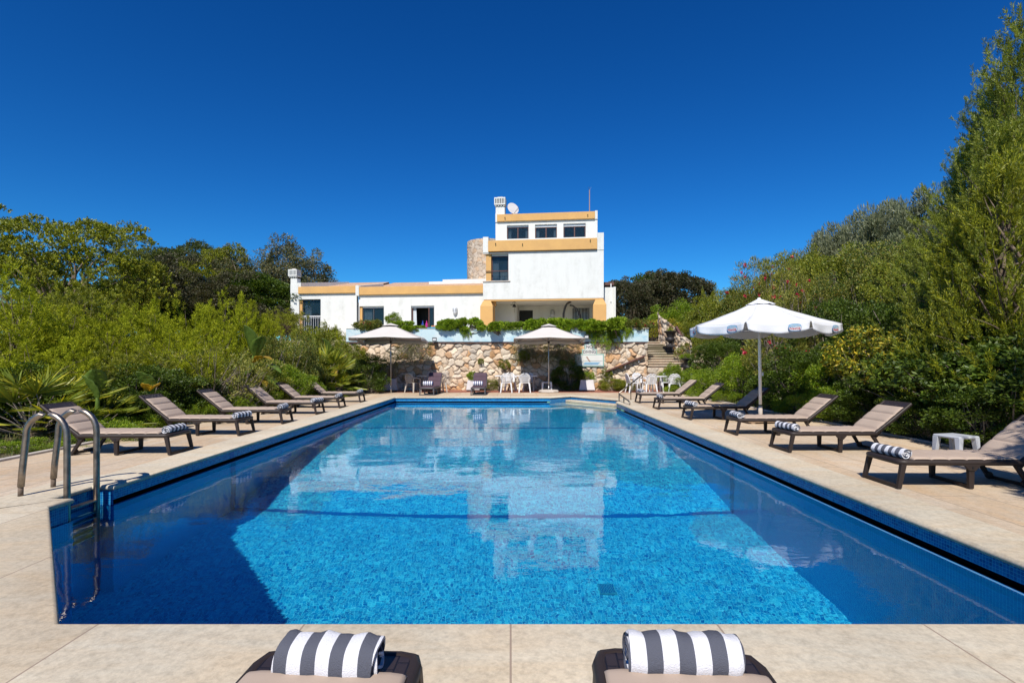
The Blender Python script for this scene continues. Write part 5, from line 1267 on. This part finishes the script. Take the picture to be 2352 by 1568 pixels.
kind('green_shrub', [mk_leafy(91+i, (1.0,1.0,.9), .8, 125, 180, .23, .055, .028, 'green', zmin=-.7) for i in range(2)])
kind('dark_shrub', [mk_leafy(101+i, (1.1,1.0,1.0), .9, 140, 170, .24, .065, .036, 'dark', zmin=-.7) for i in range(2)])
kind('rusty_shrub', [mk_leafy(111, (1.1,1.0,1.0), .9, 140, 170, .24, .050, .028, 'rust', zmin=-.7)])
kind('low_green', [mk_leafy(121+i, (.9,.8,.42), .30, 90, 130, .18, .075, .016, 'green', zmin=-.5, upb=.9) for i in range(2)])
kind('silver_tree', [mk_leafy(131+i, (1.9,1.8,1.7), 1.6, 200, 190, .38, .16, .030, 'silver', zmin=-.6, upb=.5, r0=.07) for i in range(1)])
kind('oleander', [mk_leafy(141+i, (1.5,1.4,1.6), 1.5, 110, 110, .30, .14, .026, 'oleander', zmin=-.6, upb=.6, flowers='red', nf=26, fs=.075, nb=110) for i in range(2)])
kind('twiggy_oleander', [mk_leafy(151, (1.3,1.2,1.3), 1.3, 75, 46, .30, .13, .022, 'oleander', zmin=-.7, upb=.7, nb=170, r0=.022, inner=.35)])
kind('yellow_shrub', [mk_rosette(161+i, (1.25,1.1,1.25), 1.1, 620, 'yellow') for i in range(2)])
kind('dark_rosette', [mk_rosette(171, (1.3,1.2,1.25), 1.1, 700, 'dark', .12, .045)])
kind('hedge', [mk_leafy(181+i, (.75,.32,.34), .22, 60, 150, .13, .085, .050, 'gera', zmin=-.55, upb=.4) for i in range(2)])
kind('red_hedge', [mk_leafy(191, (.6,.34,.30), .2, 70, 110, .14, .065, .032, 'rust', zmin=-.7, flowers='red', nf=14, fs=.05)])
kind('trailing', [mk_leafy(201, (.42,.16,.75), .0, 80, 110, .14, .065, .030, 'green', zmin=-1.0, upb=-.6, r0=.008)])
def hang(seed, mat):      # trailing plants: kept below z = 0
    rg = np.random.default_rng(seed); m = 34; X0 = rg.uniform(-.45,.45,m); Ln = rg.uniform(.35,1.15,m); k = 120
    t = rg.random((m,k)); P_ = np.stack([X0[:,None]+.10*np.sin(t*5+X0[:,None]*9)+rg.normal(size=(m,k))*.05*(1-.5*t), -.08+rg.normal(size=(m,k))*.05, -t*Ln[:,None]], -1).reshape(-1,3); D = norm(rg.normal(size=P_.shape)+np.array((0,-.5,-.2)))
    E = np.stack([X0, -.06*np.ones(m), -Ln], -1)
    return [('crown', leaf_mesh('crown', P_, D, .055*rg.uniform(.6,1.3,len(P_)), .030, F[mat], rg)), ('stems', branches('stems', rg, E, (0,0,0), M['twig'], .006, 40, bend=.05, r1=.004))]
kind('trailing', [hang(201, 'gera'), hang(202, 'gera')])
def dryhang(seed):
    rg = np.random.default_rng(seed); m = 150; E = np.stack([rg.uniform(-1.1,1.1,m), -.10-rg.random(m)*.18, -rg.random(m)*1.25], -1); B0 = E*np.array((.75,.3,.15))
    V, Q = [], []
    me = branches('stems', rg, E, (0,0,-.1), M['twig'], .004, 150, 5, .3, r1=.006)
    k = 20; P_ = (E[:,None,:]+rg.normal(size=(m,k,3))*.09).reshape(-1,3); D = norm(rg.normal(size=P_.shape))
    return [('crown', leaf_mesh('crown', P_, D, .06*rg.uniform(.5,1.2,len(P_)), .026, F['rust'], rg)), ('stems', me)]
kind('dry_climber', [dryhang(211)])
def palm(seed, nf=26, fr=.62, h=.9):
    rg = np.random.default_rng(seed); Ps, Ds, Ls = [], [], []; st = []
    for i in range(nf):
        az = rg.uniform(0, 2*math.pi); el = rg.uniform(-.25, 1.35); d = np.array((math.cos(az)*math.cos(el), math.sin(az)*math.cos(el), math.sin(el))); c = np.array((0,0,h*.35))+d*h*rg.uniform(.7,1.1); c[2] = max(c[2], .12); st.append(c)
        s = np.cross(d, (0,0,1)); s /= np.linalg.norm(s)+1e-9; n = 22; q = rg.uniform(.8, 1.15)*fr
        for k in range(n):
            a = (k/(n-1)-.5)*2.6; v = d*math.cos(a)+s*math.sin(a)+np.array((0,0,-.10)); Ps.append(c); Ds.append(v/np.linalg.norm(v)); Ls.append(q*(1-.25*abs(a)/1.3))
    P_, D, L = np.array(Ps), np.array(Ds), np.array(Ls)
    return [('fronds', leaf_mesh('fronds', P_, D, L, .045, F['palm'], rg, .25, .35)), ('stalks', branches('stalks', rg, np.array(st), (0,0,0), M['twig'], .012, 60, bend=.2, r1=.008)), ('trunk', branches('trunk', rg, np.array([(0,0,.4),(0.03,0,.38)]), (0,0,-.3), M['bark'], .12, r1=.08, sides=8))]
kind('fan_palm', [palm(221, 44), palm(222, 40)])
def yucca(seed):
    rg = np.random.default_rng(seed); n = 90; d = sph(rg, n, -.3); P_ = np.zeros((n,3))+np.array((0,0,.5))+d*.05
    return [('leaves', leaf_mesh('leaves', P_, norm(d+np.array((0,0,.25))), .75*rg.uniform(.7,1.1,n), .055, F['palm'], rg, .2, .3)), ('trunk', branches('trunk', rg, np.array([(0,0,.5)]), (0,0,-.4), M['bark'], .07, r1=.06, sides=7))]
kind('yucca', [yucca(231)])
def banana_leaf(base, d, L, Wd, droop, sgn=1):
    base, d = Vector(base), Vector(d).normalized(); rows = []; s = d.cross(Vector((0,0,1))).normalized() if abs(d.z) < .97 else Vector((1,0,0)); n = 12
    for i in range(n+1):
        t = i/n; c = base+d*L*t+Vector((0,0,-droop*t*t*L)); wd = Wd*(math.sin(math.pi*min(1, t*1.02))**.55)*(1 if t > 0 else 0); up = s.cross(d).normalized()*sgn
        rows.append([tuple(c+s*wd*u+up*(abs(u)*wd*.55+.012*math.sin(i*2.1+u*4))) for u in (-1,-.6,-.25,0,.25,.6,1)])
    return rows
def banana(name, label, loc, leaves, stem=.5):
    t = thing(name, label, 'banana plant', loc); MB().tube([(0,0,-.1),(0.02,0,stem*.6),(0,0,stem)], [.05,.04,.02], 8).build('stem', F['banana'], t, smooth=True)
    for (b, d, L, W, dr, y) in leaves:
        MB().grid(banana_leaf(b, d, L, W, dr)).build('leaf', F['banana_y'] if y else F['banana'], t, solid=.004, smooth=True)
        if Vector(b).length > .05: MB().tube([(0,0,stem*.5), (Vector(b)*.5)+Vector((0,0,.1)), b], [.02,.015,.010], 6).build('leaf_stalk', F['banana'], t, smooth=True)
    return t
_cnt = {}
def plant(k, label, cat, x, y, s=1.0, z=None, rz=None, sz=None, group=None, v=None):
    vs = KIND[k]; i = _cnt.get(k, 0) if v is None else v; _cnt[k] = _cnt.get(k, 0)+1; parts = vs[i % len(vs)]
    t = thing({'bright_pine':'young_pine','mid_pine':'pine_tree','far_pine':'pine_tree','dome_pine':'pine_tree','fan_palm':'fan_palm','hedge':'geranium_bush','trailing':'trailing_plant'}.get(k, k if k != 'shrub' else 'shrub'), label, cat, (x, y, gz(x, y) if z is None else z), rz if rz is not None else (i*2.4+x*1.7) % 6.28, group)
    t.scale = (s, s, sz or s)
    for nm, me in parts: mesh_obj(nm, me, t)
    return t
def P2(k, label, cat, px, py_top, Y, wpx=None, hh=None, z=None, group=None, s=None, v=None, rz=None):
    """place by where its top stands: hh natural height of the kind"""
    p = at(px, py_top, Y); g = gz(p.x, Y) if z is None else z; nat = {'bright_pine':3.9,'mid_pine':4.5,'far_pine':10.1,'dome_pine':8.3,'brown_tree':6.6,'eucalyptus':9.8,'dark_round':6.3,'shrub':1.95,'green_shrub':1.85,'dark_shrub':2.1,'rusty_shrub':2.1,'low_green':.85,'silver_tree':3.6,'oleander':3.3,'twiggy_oleander':2.8,'yellow_shrub':2.5,'dark_rosette':2.5,'fan_palm':1.6,'hedge':.65,'red_hedge':.6,'yucca':1.2}[k]
    sz = (p.z-g)/nat; sx = s if s else sz
    t = plant(k, label, cat, p.x, Y, sx, g, rz, sz, group, v); return t
# ---- left side: background trees
GT = 'tall trees behind the left garden'
P2('dome_pine','broad pine with the highest crown at the left of the skyline','tree',150,492,30,s=1.18,group=GT,v=1)
P2('far_pine','tall pine crown rising at the far left edge of the picture','tree',-10,560,33,s=.95,group=GT,v=1)
P2('mid_pine','pine shoulder on the right flank of the broad pine','tree',262,615,32,s=1.3,group=GT)
P2('far_pine','pale pine crown between the broad pine and the domed pine','tree',352,558,48,s=.95,group=GT,v=1)
P2('dome_pine','dark domed pine in the middle of the left skyline','tree',440,546,50,s=1.15,group=GT,v=0)
P2('dome_pine','flat topped pine right of the dark domed pine','tree',500,568,47,s=1.0,group=GT,v=1)
P2('brown_tree','rounded brown shrubby tree below the domed pine','tree',378,598,40,s=1.25,group=GT)
P2('eucalyptus','grey green eucalyptus left of the tallest thin one','tree',565,566,46,s=.95,group=GT,v=0)
P2('eucalyptus','tallest thin eucalyptus with open crown behind the low wing','tree',655,527,46,s=.80,group=GT,v=1)
P2('eucalyptus','eucalyptus crown above the left chimney','tree',705,576,47,s=.95,group=GT,v=0)
P2('eucalyptus','low eucalyptus at the right end of the left skyline','tree',748,625,50,s=.6,group=GT,v=1)
P2('dark_round','dark tree under the eucalyptus group beside the villa','tree',610,632,40,s=1.3,group=GT,v=0)
P2('brown_tree','brownish tree below the grey green eucalyptus','tree',520,640,38,s=1.1,group=GT)
P2('dark_round','dark tree closing the gap above the middle young pines','tree',425,690,37,s=1.0,group=GT,v=0)
P2('dark_round','dark bush against the left end of the villa','tree',628,705,36,s=.6,group=GT,v=1)
P2('dark_round','dark tree filling the gap under the broad pine','tree',255,650,34,s=1.3,group=GT,v=0)
# young pines
GY = 'young pines in the left garden'
yp = [('bright_pine',20,600,13.5,1.15,'tallest bright young pine at the left picture edge'),('bright_pine',140,690,15.5,1.0,'bright young pine behind the large fan palm'),
('bright_pine',60,735,12.0,.85,'bushy young pine directly above the large fan palm'),('bright_pine',245,700,17,1.0,'bright young pine right of the one behind the palm'),
('bright_pine',345,690,19,1.05,'young pine above the yellow banana leaf'),('bright_pine',425,655,21,1.0,'young pine with the topmost pointed shoots in the middle of the left garden'),
('bright_pine',520,668,23,1.05,'young pine below the brownish tree'),('bright_pine',565,662,26,.95,'rounded young pine in front of the eucalyptus trunks'),
('bright_pine',470,735,17.5,.8,'low young pine behind the twiggy oleander'),('bright_pine',390,745,15.5,.85,'young pine between banana leaf and oleander'),
('mid_pine',290,770,14.2,.65,'dark lower young pine above the second lounger'),('mid_pine',185,790,12.6,.6,'dark lower young pine right of the fan palm'),
('bright_pine',610,715,27,.75,'small young pine left of the villa end'),('mid_pine',35,650,20,1.3,'old pine standing behind the tallest bright one'),
('mid_pine',200,600,24,1.2,'mid green pine in front of the broad pine'),('mid_pine',100,640,22,1.1,'mid green pine left of the broad pine trunk'),
('bright_pine',640,755,24,.55,'small young pine touching the villa terrace corner'),('mid_pine',310,665,26,1.0,'mid green pine under the pale pine crown')]
for k, px, py, Y, s, lab in yp: P2(k, lab, 'tree', px, py, Y, s=s, group=GY)
# near shrubs, left bed
GS = 'shrubs in the left bed'
P2('dark_shrub','dark shrub behind the second lounger on the left','shrub',330,845,13.6,s=1.05,group=GS)
P2('dark_shrub','dark shrub between the fan palm and the banana shoot','shrub',235,880,12.4,s=1.0,group=GS)
P2('dark_shrub','dark shrub right of the yellow banana leaf','shrub',415,850,15.5,s=1.1,group=GS)
P2('dark_shrub','dark shrub in the far left corner behind the palm','shrub',25,830,11.6,s=1.1,group=GS)
P2('twiggy_oleander','twiggy oleander behind the third lounger','oleander',475,775,15.8,s=1.15,group=GS)
P2('twiggy_oleander','twiggy oleander overhanging the fourth lounger','oleander',545,800,17.5,s=1.0,group=GS)
P2('shrub','olive green shrub behind the fourth lounger','shrub',600,850,19,s=1.0,group=GS)
P2('rusty_shrub','rusty green shrub behind the fifth lounger','shrub',650,765,22,s=1.25,group=GS)
P2('rusty_shrub','rusty shrub just left of the second fan palm','shrub',698,790,24,s=1.0,group=GS)
P2('green_shrub','fresh green shrub behind the fifth lounger','shrub',655,838,20,s=.9,group=GS)
P2('green_shrub','fresh green shrub at the feet of the sixth lounger','shrub',700,862,21.5,s=.7,group=GS)
P2('dark_shrub','glossy dark shrub left of the left planter','shrub',835,820,26.5,s=1.05,group=GS)
P2('green_shrub','green shrub in the corner where the stone wall begins','shrub',790,850,26.8,s=.9,group=GS)
P2('shrub','olive shrub hiding the left end of the stone wall','shrub',800,785,28.6,s=1.0,group=GS)
P2('shrub','olive shrub below the villa left end','shrub',715,745,29,s=1.3,group=GS)
P2('bright_pine','small young pine hiding the parapet left end','tree',748,738,29.5,s=.8,group=GY)
P2('mid_pine','mid green pine left of the villa balcony','tree',655,700,33,s=.8,group=GY)
P2('shrub','loose grey shrub above the wall left end','shrub',765,755,31,s=.9,group=GS)
for i, (px, py, Y, lab) in enumerate([(30,1010,9.6,'low ground plant in front of the fan palm'),(90,1025,9.9,'low ground plant right under the fan palm'),(285,950,11.8,'low green plant below the yellow banana leaf'),(250,965,10.9,'low green plant beside the nearest left lounger backrest'),(390,930,13.6,'low green plant behind the second left lounger'),(440,915,14.4,'low green plant behind the third left lounger'),
    (520,905,16.2,'low green plant between third and fourth left loungers'),(600,890,18.6,'low green plant under the fourth left lounger backrest'),(740,880,23.5,'low green plant right of the sixth lounger'),(780,885,25.5,'low green plant near the left planter')]):
    P2('low_green', lab, 'plant', px, py, Y, s=.75, group='low plants edging the left bed')
P2('fan_palm','large fan palm at the left edge behind the nearest lounger','fan palm',75,850,11.0,s=1.2,v=0)
P2('fan_palm','smaller fan palm with yellow tips beside the large one','fan palm',215,905,11.6,s=.95,v=1)
P2('fan_palm','fan palm near the left end of the stone wall','fan palm',745,788,24.5,s=1.35,v=1)
P2('fan_palm','fan palm low behind the sixth left lounger','fan palm',765,850,24.2,s=.95,v=0)
p = at(222, 900, 11.2); banana('banana_plant','single upright green banana leaf right of the fan palms',(p.x,11.2,.45),[((0,0,.45),(.35,-.5,1),.72,.19,.12,0),((0.02,0,.3),(-.25,-.4,1),.65,.15,.05,0)],.5)
p = at(322, 920, 11.9); banana('banana_plant','banana shoot with one orange yellow leaf above the second lounger',(p.x,12.2,.32),[((0,0,.50),(-.1,-.55,1),.70,.22,.1,0),((0,0,.55),(.65,-.7,.75),.62,.19,.35,1)],.7)
p = at(600, 900, 19.0); banana('banana_plant','big banana plant with broad leaves behind the twiggy oleanders',(p.x-.3,19.0,.2),[((0,0,1.6),(-.1,-.3,1),1.3,.27,.15,0),((.1,0,1.5),(.4,-.3,.9),1.2,.25,.25,0),((.1,0,1.1),(1,-.4,.45),1.3,.24,.5,0),((0,0,1.3),(.9,-.3,.7),1.1,.2,.5,1),((-.1,0,1.0),(-.8,-.4,.5),1.2,.24,.4,0),((.1,0,.8),(1,-.5,.1),1.2,.22,.4,0),((0,0,1.0),(.2,-.8,.4),1.1,.25,.5,0),((0,0,.7),(.7,-.6,.2),1.1,.2,.4,1)],1.6)
p = at(765, 870, 26.2); banana('banana_plant','banana plant beside the fan palm at the wall end',(p.x+.1,25.4,.2),[((0,0,1.5),(-.2,-.3,1),1.3,.27,.2,0),((0,0,1.4),(.5,-.3,.8),1.3,.25,.4,0),((0,0,1.2),(.9,-.3,.5),1.2,.24,.4,0),((0,0,1.2),(-.8,-.3,.5),1.1,.22,.4,0),((0,0,.9),(1,-.5,.15),1.3,.2,.2,0),((0,0,.9),(.5,-.7,.2),1.0,.2,.5,1)],1.5)
# ---- terrace hedges
GH = 'geranium bushes along the painted parapet'
hz = [(1067,752,1.5,'bushy geranium mound above the blue parapet right of the laptop'),(1040,745,1.1,'geranium bush left of the mound by the laptop'),(1150,752,1.25,'geranium bush in front of the ochre pillar'),(1195,750,1.25,'geranium bush right of the ochre pillar'),
      (1245,748,1.3,'geranium bush above the middle parasol left half'),(1290,745,1.4,'geranium bush above the middle parasol right half'),(1335,742,1.45,'geranium bush above the no diving sign'),(1378,742,1.45,'geranium bush over the trailing plants'),(1420,745,1.4,'geranium bush right of the trailing plants'),(920,758,1.0,'geranium bush above the left parasol tip'),(955,758,.9,'small geranium bush left of the terrace bottles')]
for i, (px, py, s, lab) in enumerate(hz): p = at(px, 775, YW-.05); plant('hedge', lab, 'geranium', p.x, YW+.0+.05*(i % 2), s*.92, 3.24+.05*math.sin(i*2.3), (0.5*(i % 3)), s*(.74+.14*math.sin(i*1.7)), GH)
plant('red_hedge','reddish flowering bush at the left end of the painted parapet','shrub', at(850,0,YW).x, YW, 1.1, 3.26, 0)
plant('red_hedge','crimson flowering bush at the right end of the geraniums','shrub', at(1462,0,YW).x, YW+.1, 1.2, 3.27, 3)
for px, s, z_, lab in ((1368,1.0,3.42,'trailing plant hanging over the parapet right of the sign'),(1402,1.2,3.45,'longest trailing plant hanging down over the stone wall'),(1070,.6,3.42,'short trailing plant under the geranium mound'),(1440,.6,3.42,'short trailing plant near the parapet right end')):
    plant('trailing', lab, 'trailing plant', at(px,0,YW).x, YW-.2, s, z_, 0)
for px, z_, lab in ((1215,2.55,'dry twiggy climber on the wall left of the middle parasol pole'),(1290,2.55,'dry twiggy climber on the wall right of the middle parasol pole'),(950,2.6,'dry climber hanging under the left parasol edge')):
    plant('dry_climber', lab, 'climber', at(px,0,YW).x, YW-.05, .9, z_, 0)
plant('green_shrub','leafy plant spilling from the pot on the parapet','plant', at(902,0,31).x, 31.1, .42, 3.66, 1)
t = thing('flower_pot','brown pot of leafy plants standing on the terrace edge','flower pot',(at(902,0,31).x,31.1,3.36)); MB().lathe([(.20,0),(.30,.32),(.33,.33),(.33,.38),(.27,.38)],20).build('pot',M['pot'],t,smooth=True,auto=40)
plant('yucca','spiky yucca beside the right annex of the villa','yucca', at(1432,0,36).x, 36, 1.15, 2.75, 0)
# plants at the wall foot
P2('rusty_shrub','rusty bush at the wall foot left of the long table','shrub',1120,868,28.8,s=.55,z=0)
P2('dark_shrub','large dark bush in shade right of the middle parasol pole','shrub',1305,825,28.9,s=.85,z=0)
P2('shrub','grey green bush at the wall foot left of the round table','shrub',1410,868,28.6,s=.75,z=0)
P2('shrub','olive bush at the wall foot between sign and round table','shrub',1440,878,28.4,s=.6,z=0)
P2('green_shrub','feathery green shrub between the round table and the steps','shrub',1545,838,28.4,s=.75,z=0)
plant('low_green','green plants growing in the planter below the sign','plant', 4.05, 28.45, .45, .58, 1, .55)
plant('low_green','green plant growing in the planter behind the plum lounger','plant', -2.02, 28.5, .42, .56, 2, .6)
plant('twiggy_oleander','thin leafy shrub growing from the left planter','shrub', -6.35, 28.1, .42, .62, 0, .62)
plant('yucca','reddish succulent in the upper urn by the steps','succulent', pu1.x, pu1.y, .42, pu1.z+.72, 0)
plant('low_green','grey succulents in the urn on the rough wall','succulent', pu2.x, pu2.y, .42, pu2.z+.85, 0)
for px, py, s, lab in ((1160,842,.3,'small green tuft growing from the wall left of the long table chairs'),(1105,832,.16,'tiny tuft growing in a wall joint above the plum lounger'),(1395,861,.28,'small round heath tuft under the wall handrail'),(1205,822,.3,'leafy tuft growing from the wall beside the dry climber')):
    p = at(px, py, YW-.1); plant('shrub', lab, 'plant', p.x, YW-.12, s, p.z-.3*s*2, 1, group='tufts growing from the stone wall')
# ---- background right of the villa
GR = 'trees right of the villa'
P2('dark_round','dark brown round tree just right of the villa annex','tree',1452,634,50,s=1.0,group=GR,v=1)
P2('dark_round','green topped dark tree behind the yucca','tree',1500,625,54,s=1.0,group=GR,v=0)
P2('dark_round','largest dark round tree right of the villa','tree',1552,618,50,s=1.3,group=GR,v=1)
P2('mid_pine','pale feathery tree on the skyline above the steps','tree',1650,640,46,s=.9,group=GR)
P2('mid_pine','small feathery tree left of the skyline pair','tree',1622,655,46,s=.7,group=GR)
P2('green_shrub','bright lime shrub in front of the dark round trees','shrub',1548,690,40,s=1.7,group=GR)
P2('yellow_shrub','yellow green shrub at the top of the garden steps','shrub',1520,730,36,s=1.1,group=GR)
P2('dark_shrub','dark shrub filling in behind the top of the steps','shrub',1480,735,38,s=1.3,group=GR)
P2('shrub','olive shrub beside the top of the steps','shrub',1580,740,35,s=1.2,group=GR)
P2('shrub','olive shrub above the rough stone wall','shrub',1600,715,38,s=1.6,group=GR)
P2('yellow_shrub','yellow flowering shrub left of the upper urn','shrub',1498,752,34.2,s=.7,group=GR)
# ---- right hand slope
GB_ = 'bushes on the right hand slope'
def slope(k, px, py, Y, s, lab, cat='shrub', v=None): P2(k, lab, cat, px, py, Y, s=s, group=GB_, v=v)
for a in [('shrub',1640,690,36,1.6,'olive bush above and right of the steps'),('shrub',1690,665,33,1.7,'olive bush on the slope behind the white parasol tip'),('rusty_shrub',1740,650,30,1.7,'rusty tinted bush above the white parasol'),
          ('oleander',1735,600,31,1.15,'oleander at the left end of the flowering row','oleander'),('oleander',1790,600,26,1.0,'crimson flowering oleander above the white parasol apex','oleander'),('oleander',1850,640,22,.95,'crimson flowering oleander right of the parasol apex','oleander'),
          ('silver_tree',1890,548,33,1.15,'silver grey bush at the left of the slope skyline'),('silver_tree',1960,505,30,1.2,'silver grey bush in the middle of the slope skyline'),('silver_tree',2040,475,27,1.2,'highest silver grey bush on the slope skyline'),('silver_tree',2120,452,25,1.1,'silver grey bush touching the tall pine'),
          ('shrub',1830,570,30,1.6,'olive bush below the silver grey bushes'),('shrub',1930,590,25,1.7,'olive bush in the middle of the slope'),('shrub',2010,560,22,1.6,'broad olive bush under the skyline'),('rusty_shrub',1980,620,19.5,1.3,'rusty bush on the middle slope'),('rusty_shrub',2070,540,20,1.5,'orange tinted bush under the silver skyline'),
          ('shrub',2090,600,17,1.2,'olive bush left of the tall pine foot'),('dark_shrub',1900,690,19,1.2,'dark bush behind the parasol right tip'),('dark_shrub',1990,700,17,1.2,'dark bush above the yellow leaved bushes'),('dark_shrub',2060,690,15,1.2,'dark bush left of the big pine branches'),
          ('dark_shrub',1660,780,27,1.2,'dark bush below the white parasol left tip'),('shrub',1620,760,30,1.2,'olive bush just right of the rough wall'),('green_shrub',1600,850,25.5,.9,'fresh green bush right of the round table'),('green_shrub',1650,840,23,1.0,'fresh green bush behind the last right loungers'),
          ('green_shrub',1700,820,21,1.0,'fresh green bush left of the parasol pole'),('oleander',1790,730,19.5,.9,'shaded oleander under the white parasol','oleander'),('dark_shrub',1800,830,18.5,1.1,'dark shaded bush right of the parasol pole'),('dark_shrub',1855,800,16.5,1.1,'dark bush behind the parasol shaded lounger'),
          ('green_shrub',1930,800,15.3,1.05,'fresh green bush behind the third right lounger'),('green_shrub',1900,890,14.2,.75,'low fresh green bush behind the third right lounger'),('yellow_shrub',2010,745,14,1.0,'yellow leaved bush in the middle of the right bed'),('yellow_shrub',2090,765,12.6,.9,'golden leaved bush left of the shaded ones'),
          ('dark_rosette',2160,770,11.8,1.0,'dark glossy bush behind the low white table'),('dark_rosette',2250,740,10.6,1.1,'dark glossy bush at the right edge above the lounger'),('dark_rosette',2330,790,9.6,1.0,'dark glossy bush cut by the right picture edge'),('yellow_shrub',2230,690,12.4,.9,'yellow tinted bush under the tall pine'),
          ('dark_rosette',2060,850,12.9,.8,'dark bush behind the second lounger from the right edge'),('dark_shrub',2000,870,13.2,.8,'dark low bush at the bed edge between two right loungers'),('dark_shrub',2130,900,11.0,.7,'dark low bush right behind the low white table'),('dark_shrub',2260,880,9.8,.8,'dark low bush behind the right edge lounger')]:
    slope(a[0], a[1], a[2], a[3], a[4], a[5], a[6] if len(a) > 6 else 'shrub')
for i, (px, py, Y, lab) in enumerate([(1560,880,26,'low plant in front of the round table right side'),(1620,890,23,'low plant behind the second last right lounger'),(1680,895,20.8,'low plant left of the parasol foot'),(1850,915,15.5,'low plant at the bed edge behind the shaded lounger'),(1930,930,14,'low plant at the bed edge by the boulders'),(1800,900,17.2,'low plant right of the parasol foot')]):
    P2('low_green', lab, 'plant', px, py, Y, s=.8, group='low plants edging the right bed')
# tall pine at the right edge
def tallpine(seed, R3, cz, nsh, mat):
    rg = np.random.default_rng(seed); n = nsh; t = rg.random(n)**.8; z = .6+t*(cz*2-.6); rr = R3[0]*(1-t**1.6)*rg.random(n)**.35*(1+.25*np.sin(z*2.1)); az = rg.uniform(0, 2*math.pi, n)
    C0 = np.stack([np.cos(az)*rr, np.sin(az)*rr, z], -1); per = 5; m = len(C0); A0 = norm(np.stack([np.cos(az)*.55, np.sin(az)*.55, 1+0*az], -1)+rg.normal(size=C0.shape)*.15); PL = .95*rg.uniform(.6,1.4,m); t_ = rg.random((m,per,1))
    rad = norm(np.cross(A0[:,None,:], rg.normal(size=(m,per,3)))); Q = (C0[:,None,:]-A0[:,None,:]*PL[:,None,None]*(1-t_)+rad*(1-t_)*.26*PL[:,None,None]).reshape(-1,3)
    A = norm(A0[:,None,:]*1.1+rad*(.6*(1-t_)+.1)+rg.normal(size=(m,per,3))*.1).reshape(-1,3); Ls = .50*rg.uniform(.6,1.3,len(Q)); k_ = Q[:,2] > 0; Q, A, Ls = Q[k_], A[k_], Ls[k_]
    P_, D, L, W = shoots(rg, Q, A, Ls, .1, 72, .095, .0125, .75)
    mb = [branches('trunk', rg, Q, (0,0,-.3), M['bark'], .10, 110, 6, .15, trunk=.8, r1=.004)]
    return [('crown', leaf_mesh('crown', P_, D, L, W, F[mat], rg, 0)), ('trunk', mb[0])]
kind('tall_pine', [tallpine(301, (2.3,2.3), 3.6, 190, 'pine_tall'), tallpine(302, (2.0,2.0), 2.4, 130, 'pine')])
def tp(label, px, py, Y, s, v): p = at(px, py, Y); g = gz(p.x, Y); nat = 7.4 if v == 0 else 5.0; t = plant('tall_pine', label, 'tree', p.x, Y, s, g, None, (p.z-g)/nat, 'tall pines at the right edge', v); return t
tp('tallest pine at the right edge with upright pale shoots', 2345, 25, 12.0, 1.0, 0)
tp('pine with upright shoots left of the tallest one', 2275, 180, 13.2, .85, 0)
tp('lower pine at the left flank of the tall pines', 2215, 330, 14.5, .7, 0)
tp('full green pine filling the right edge below the tallest one', 2300, 270, 11.3, 1.05, 0)
tp('yellowish pine in front of the tall pines', 2310, 350, 10.4, .95, 1)
tp('dark lower pine overhanging the right bushes', 2230, 480, 11.2, .9, 1)
plant('mid_pine', 'pine beyond the right edge whose shade dapples the lounger', 'tree', 8.7, 2.5, 2.35, None, None, 2.05, 'tall pines at the right edge', 0)
# ---- ground cover
def cover(name, label, x0, x1, y0, y1, n, mat, L=.12, W=.012, seed=5):
    rg = np.random.default_rng(seed); x = rg.uniform(x0, x1, n); y = rg.uniform(y0, y1, n); z = np.array([gz(a, b) for a, b in zip(x, y)]); P_ = np.stack([x, y, z], -1); D = norm(rg.normal(size=(n,3))*.55+np.array((0,0,1)))
    o = mesh_obj(name, leaf_mesh(name, P_, D, L*rg.uniform(.5,1.4,n), W, F[mat], rg)); tag(o, label, 'ground cover', kind='stuff')
cover('ground_cover', 'short green and dry grass in the left bed', -12, -8.28, 6, 27, 16000, 'grass')
cover('dry_grass', 'dry straw among the left bed plants', -10.5, -8.25, 6, 22, 3500, 'dry', .14, .008, 6)
cover('ground_cover', 'low green growth along the right bed edge', 8.35, 10.5, 6, 24, 9000, 'grass', .13, .014, 7)

for o_ in bpy.data.objects:
    if o_.type == 'MESH' and (o_.parent == basin or (o_.parent and o_.parent.name in ('pool_ladder', 'floor_drain')) or o_.name in ('floor_drain',)): o_.cycles.is_caustics_receiver = True
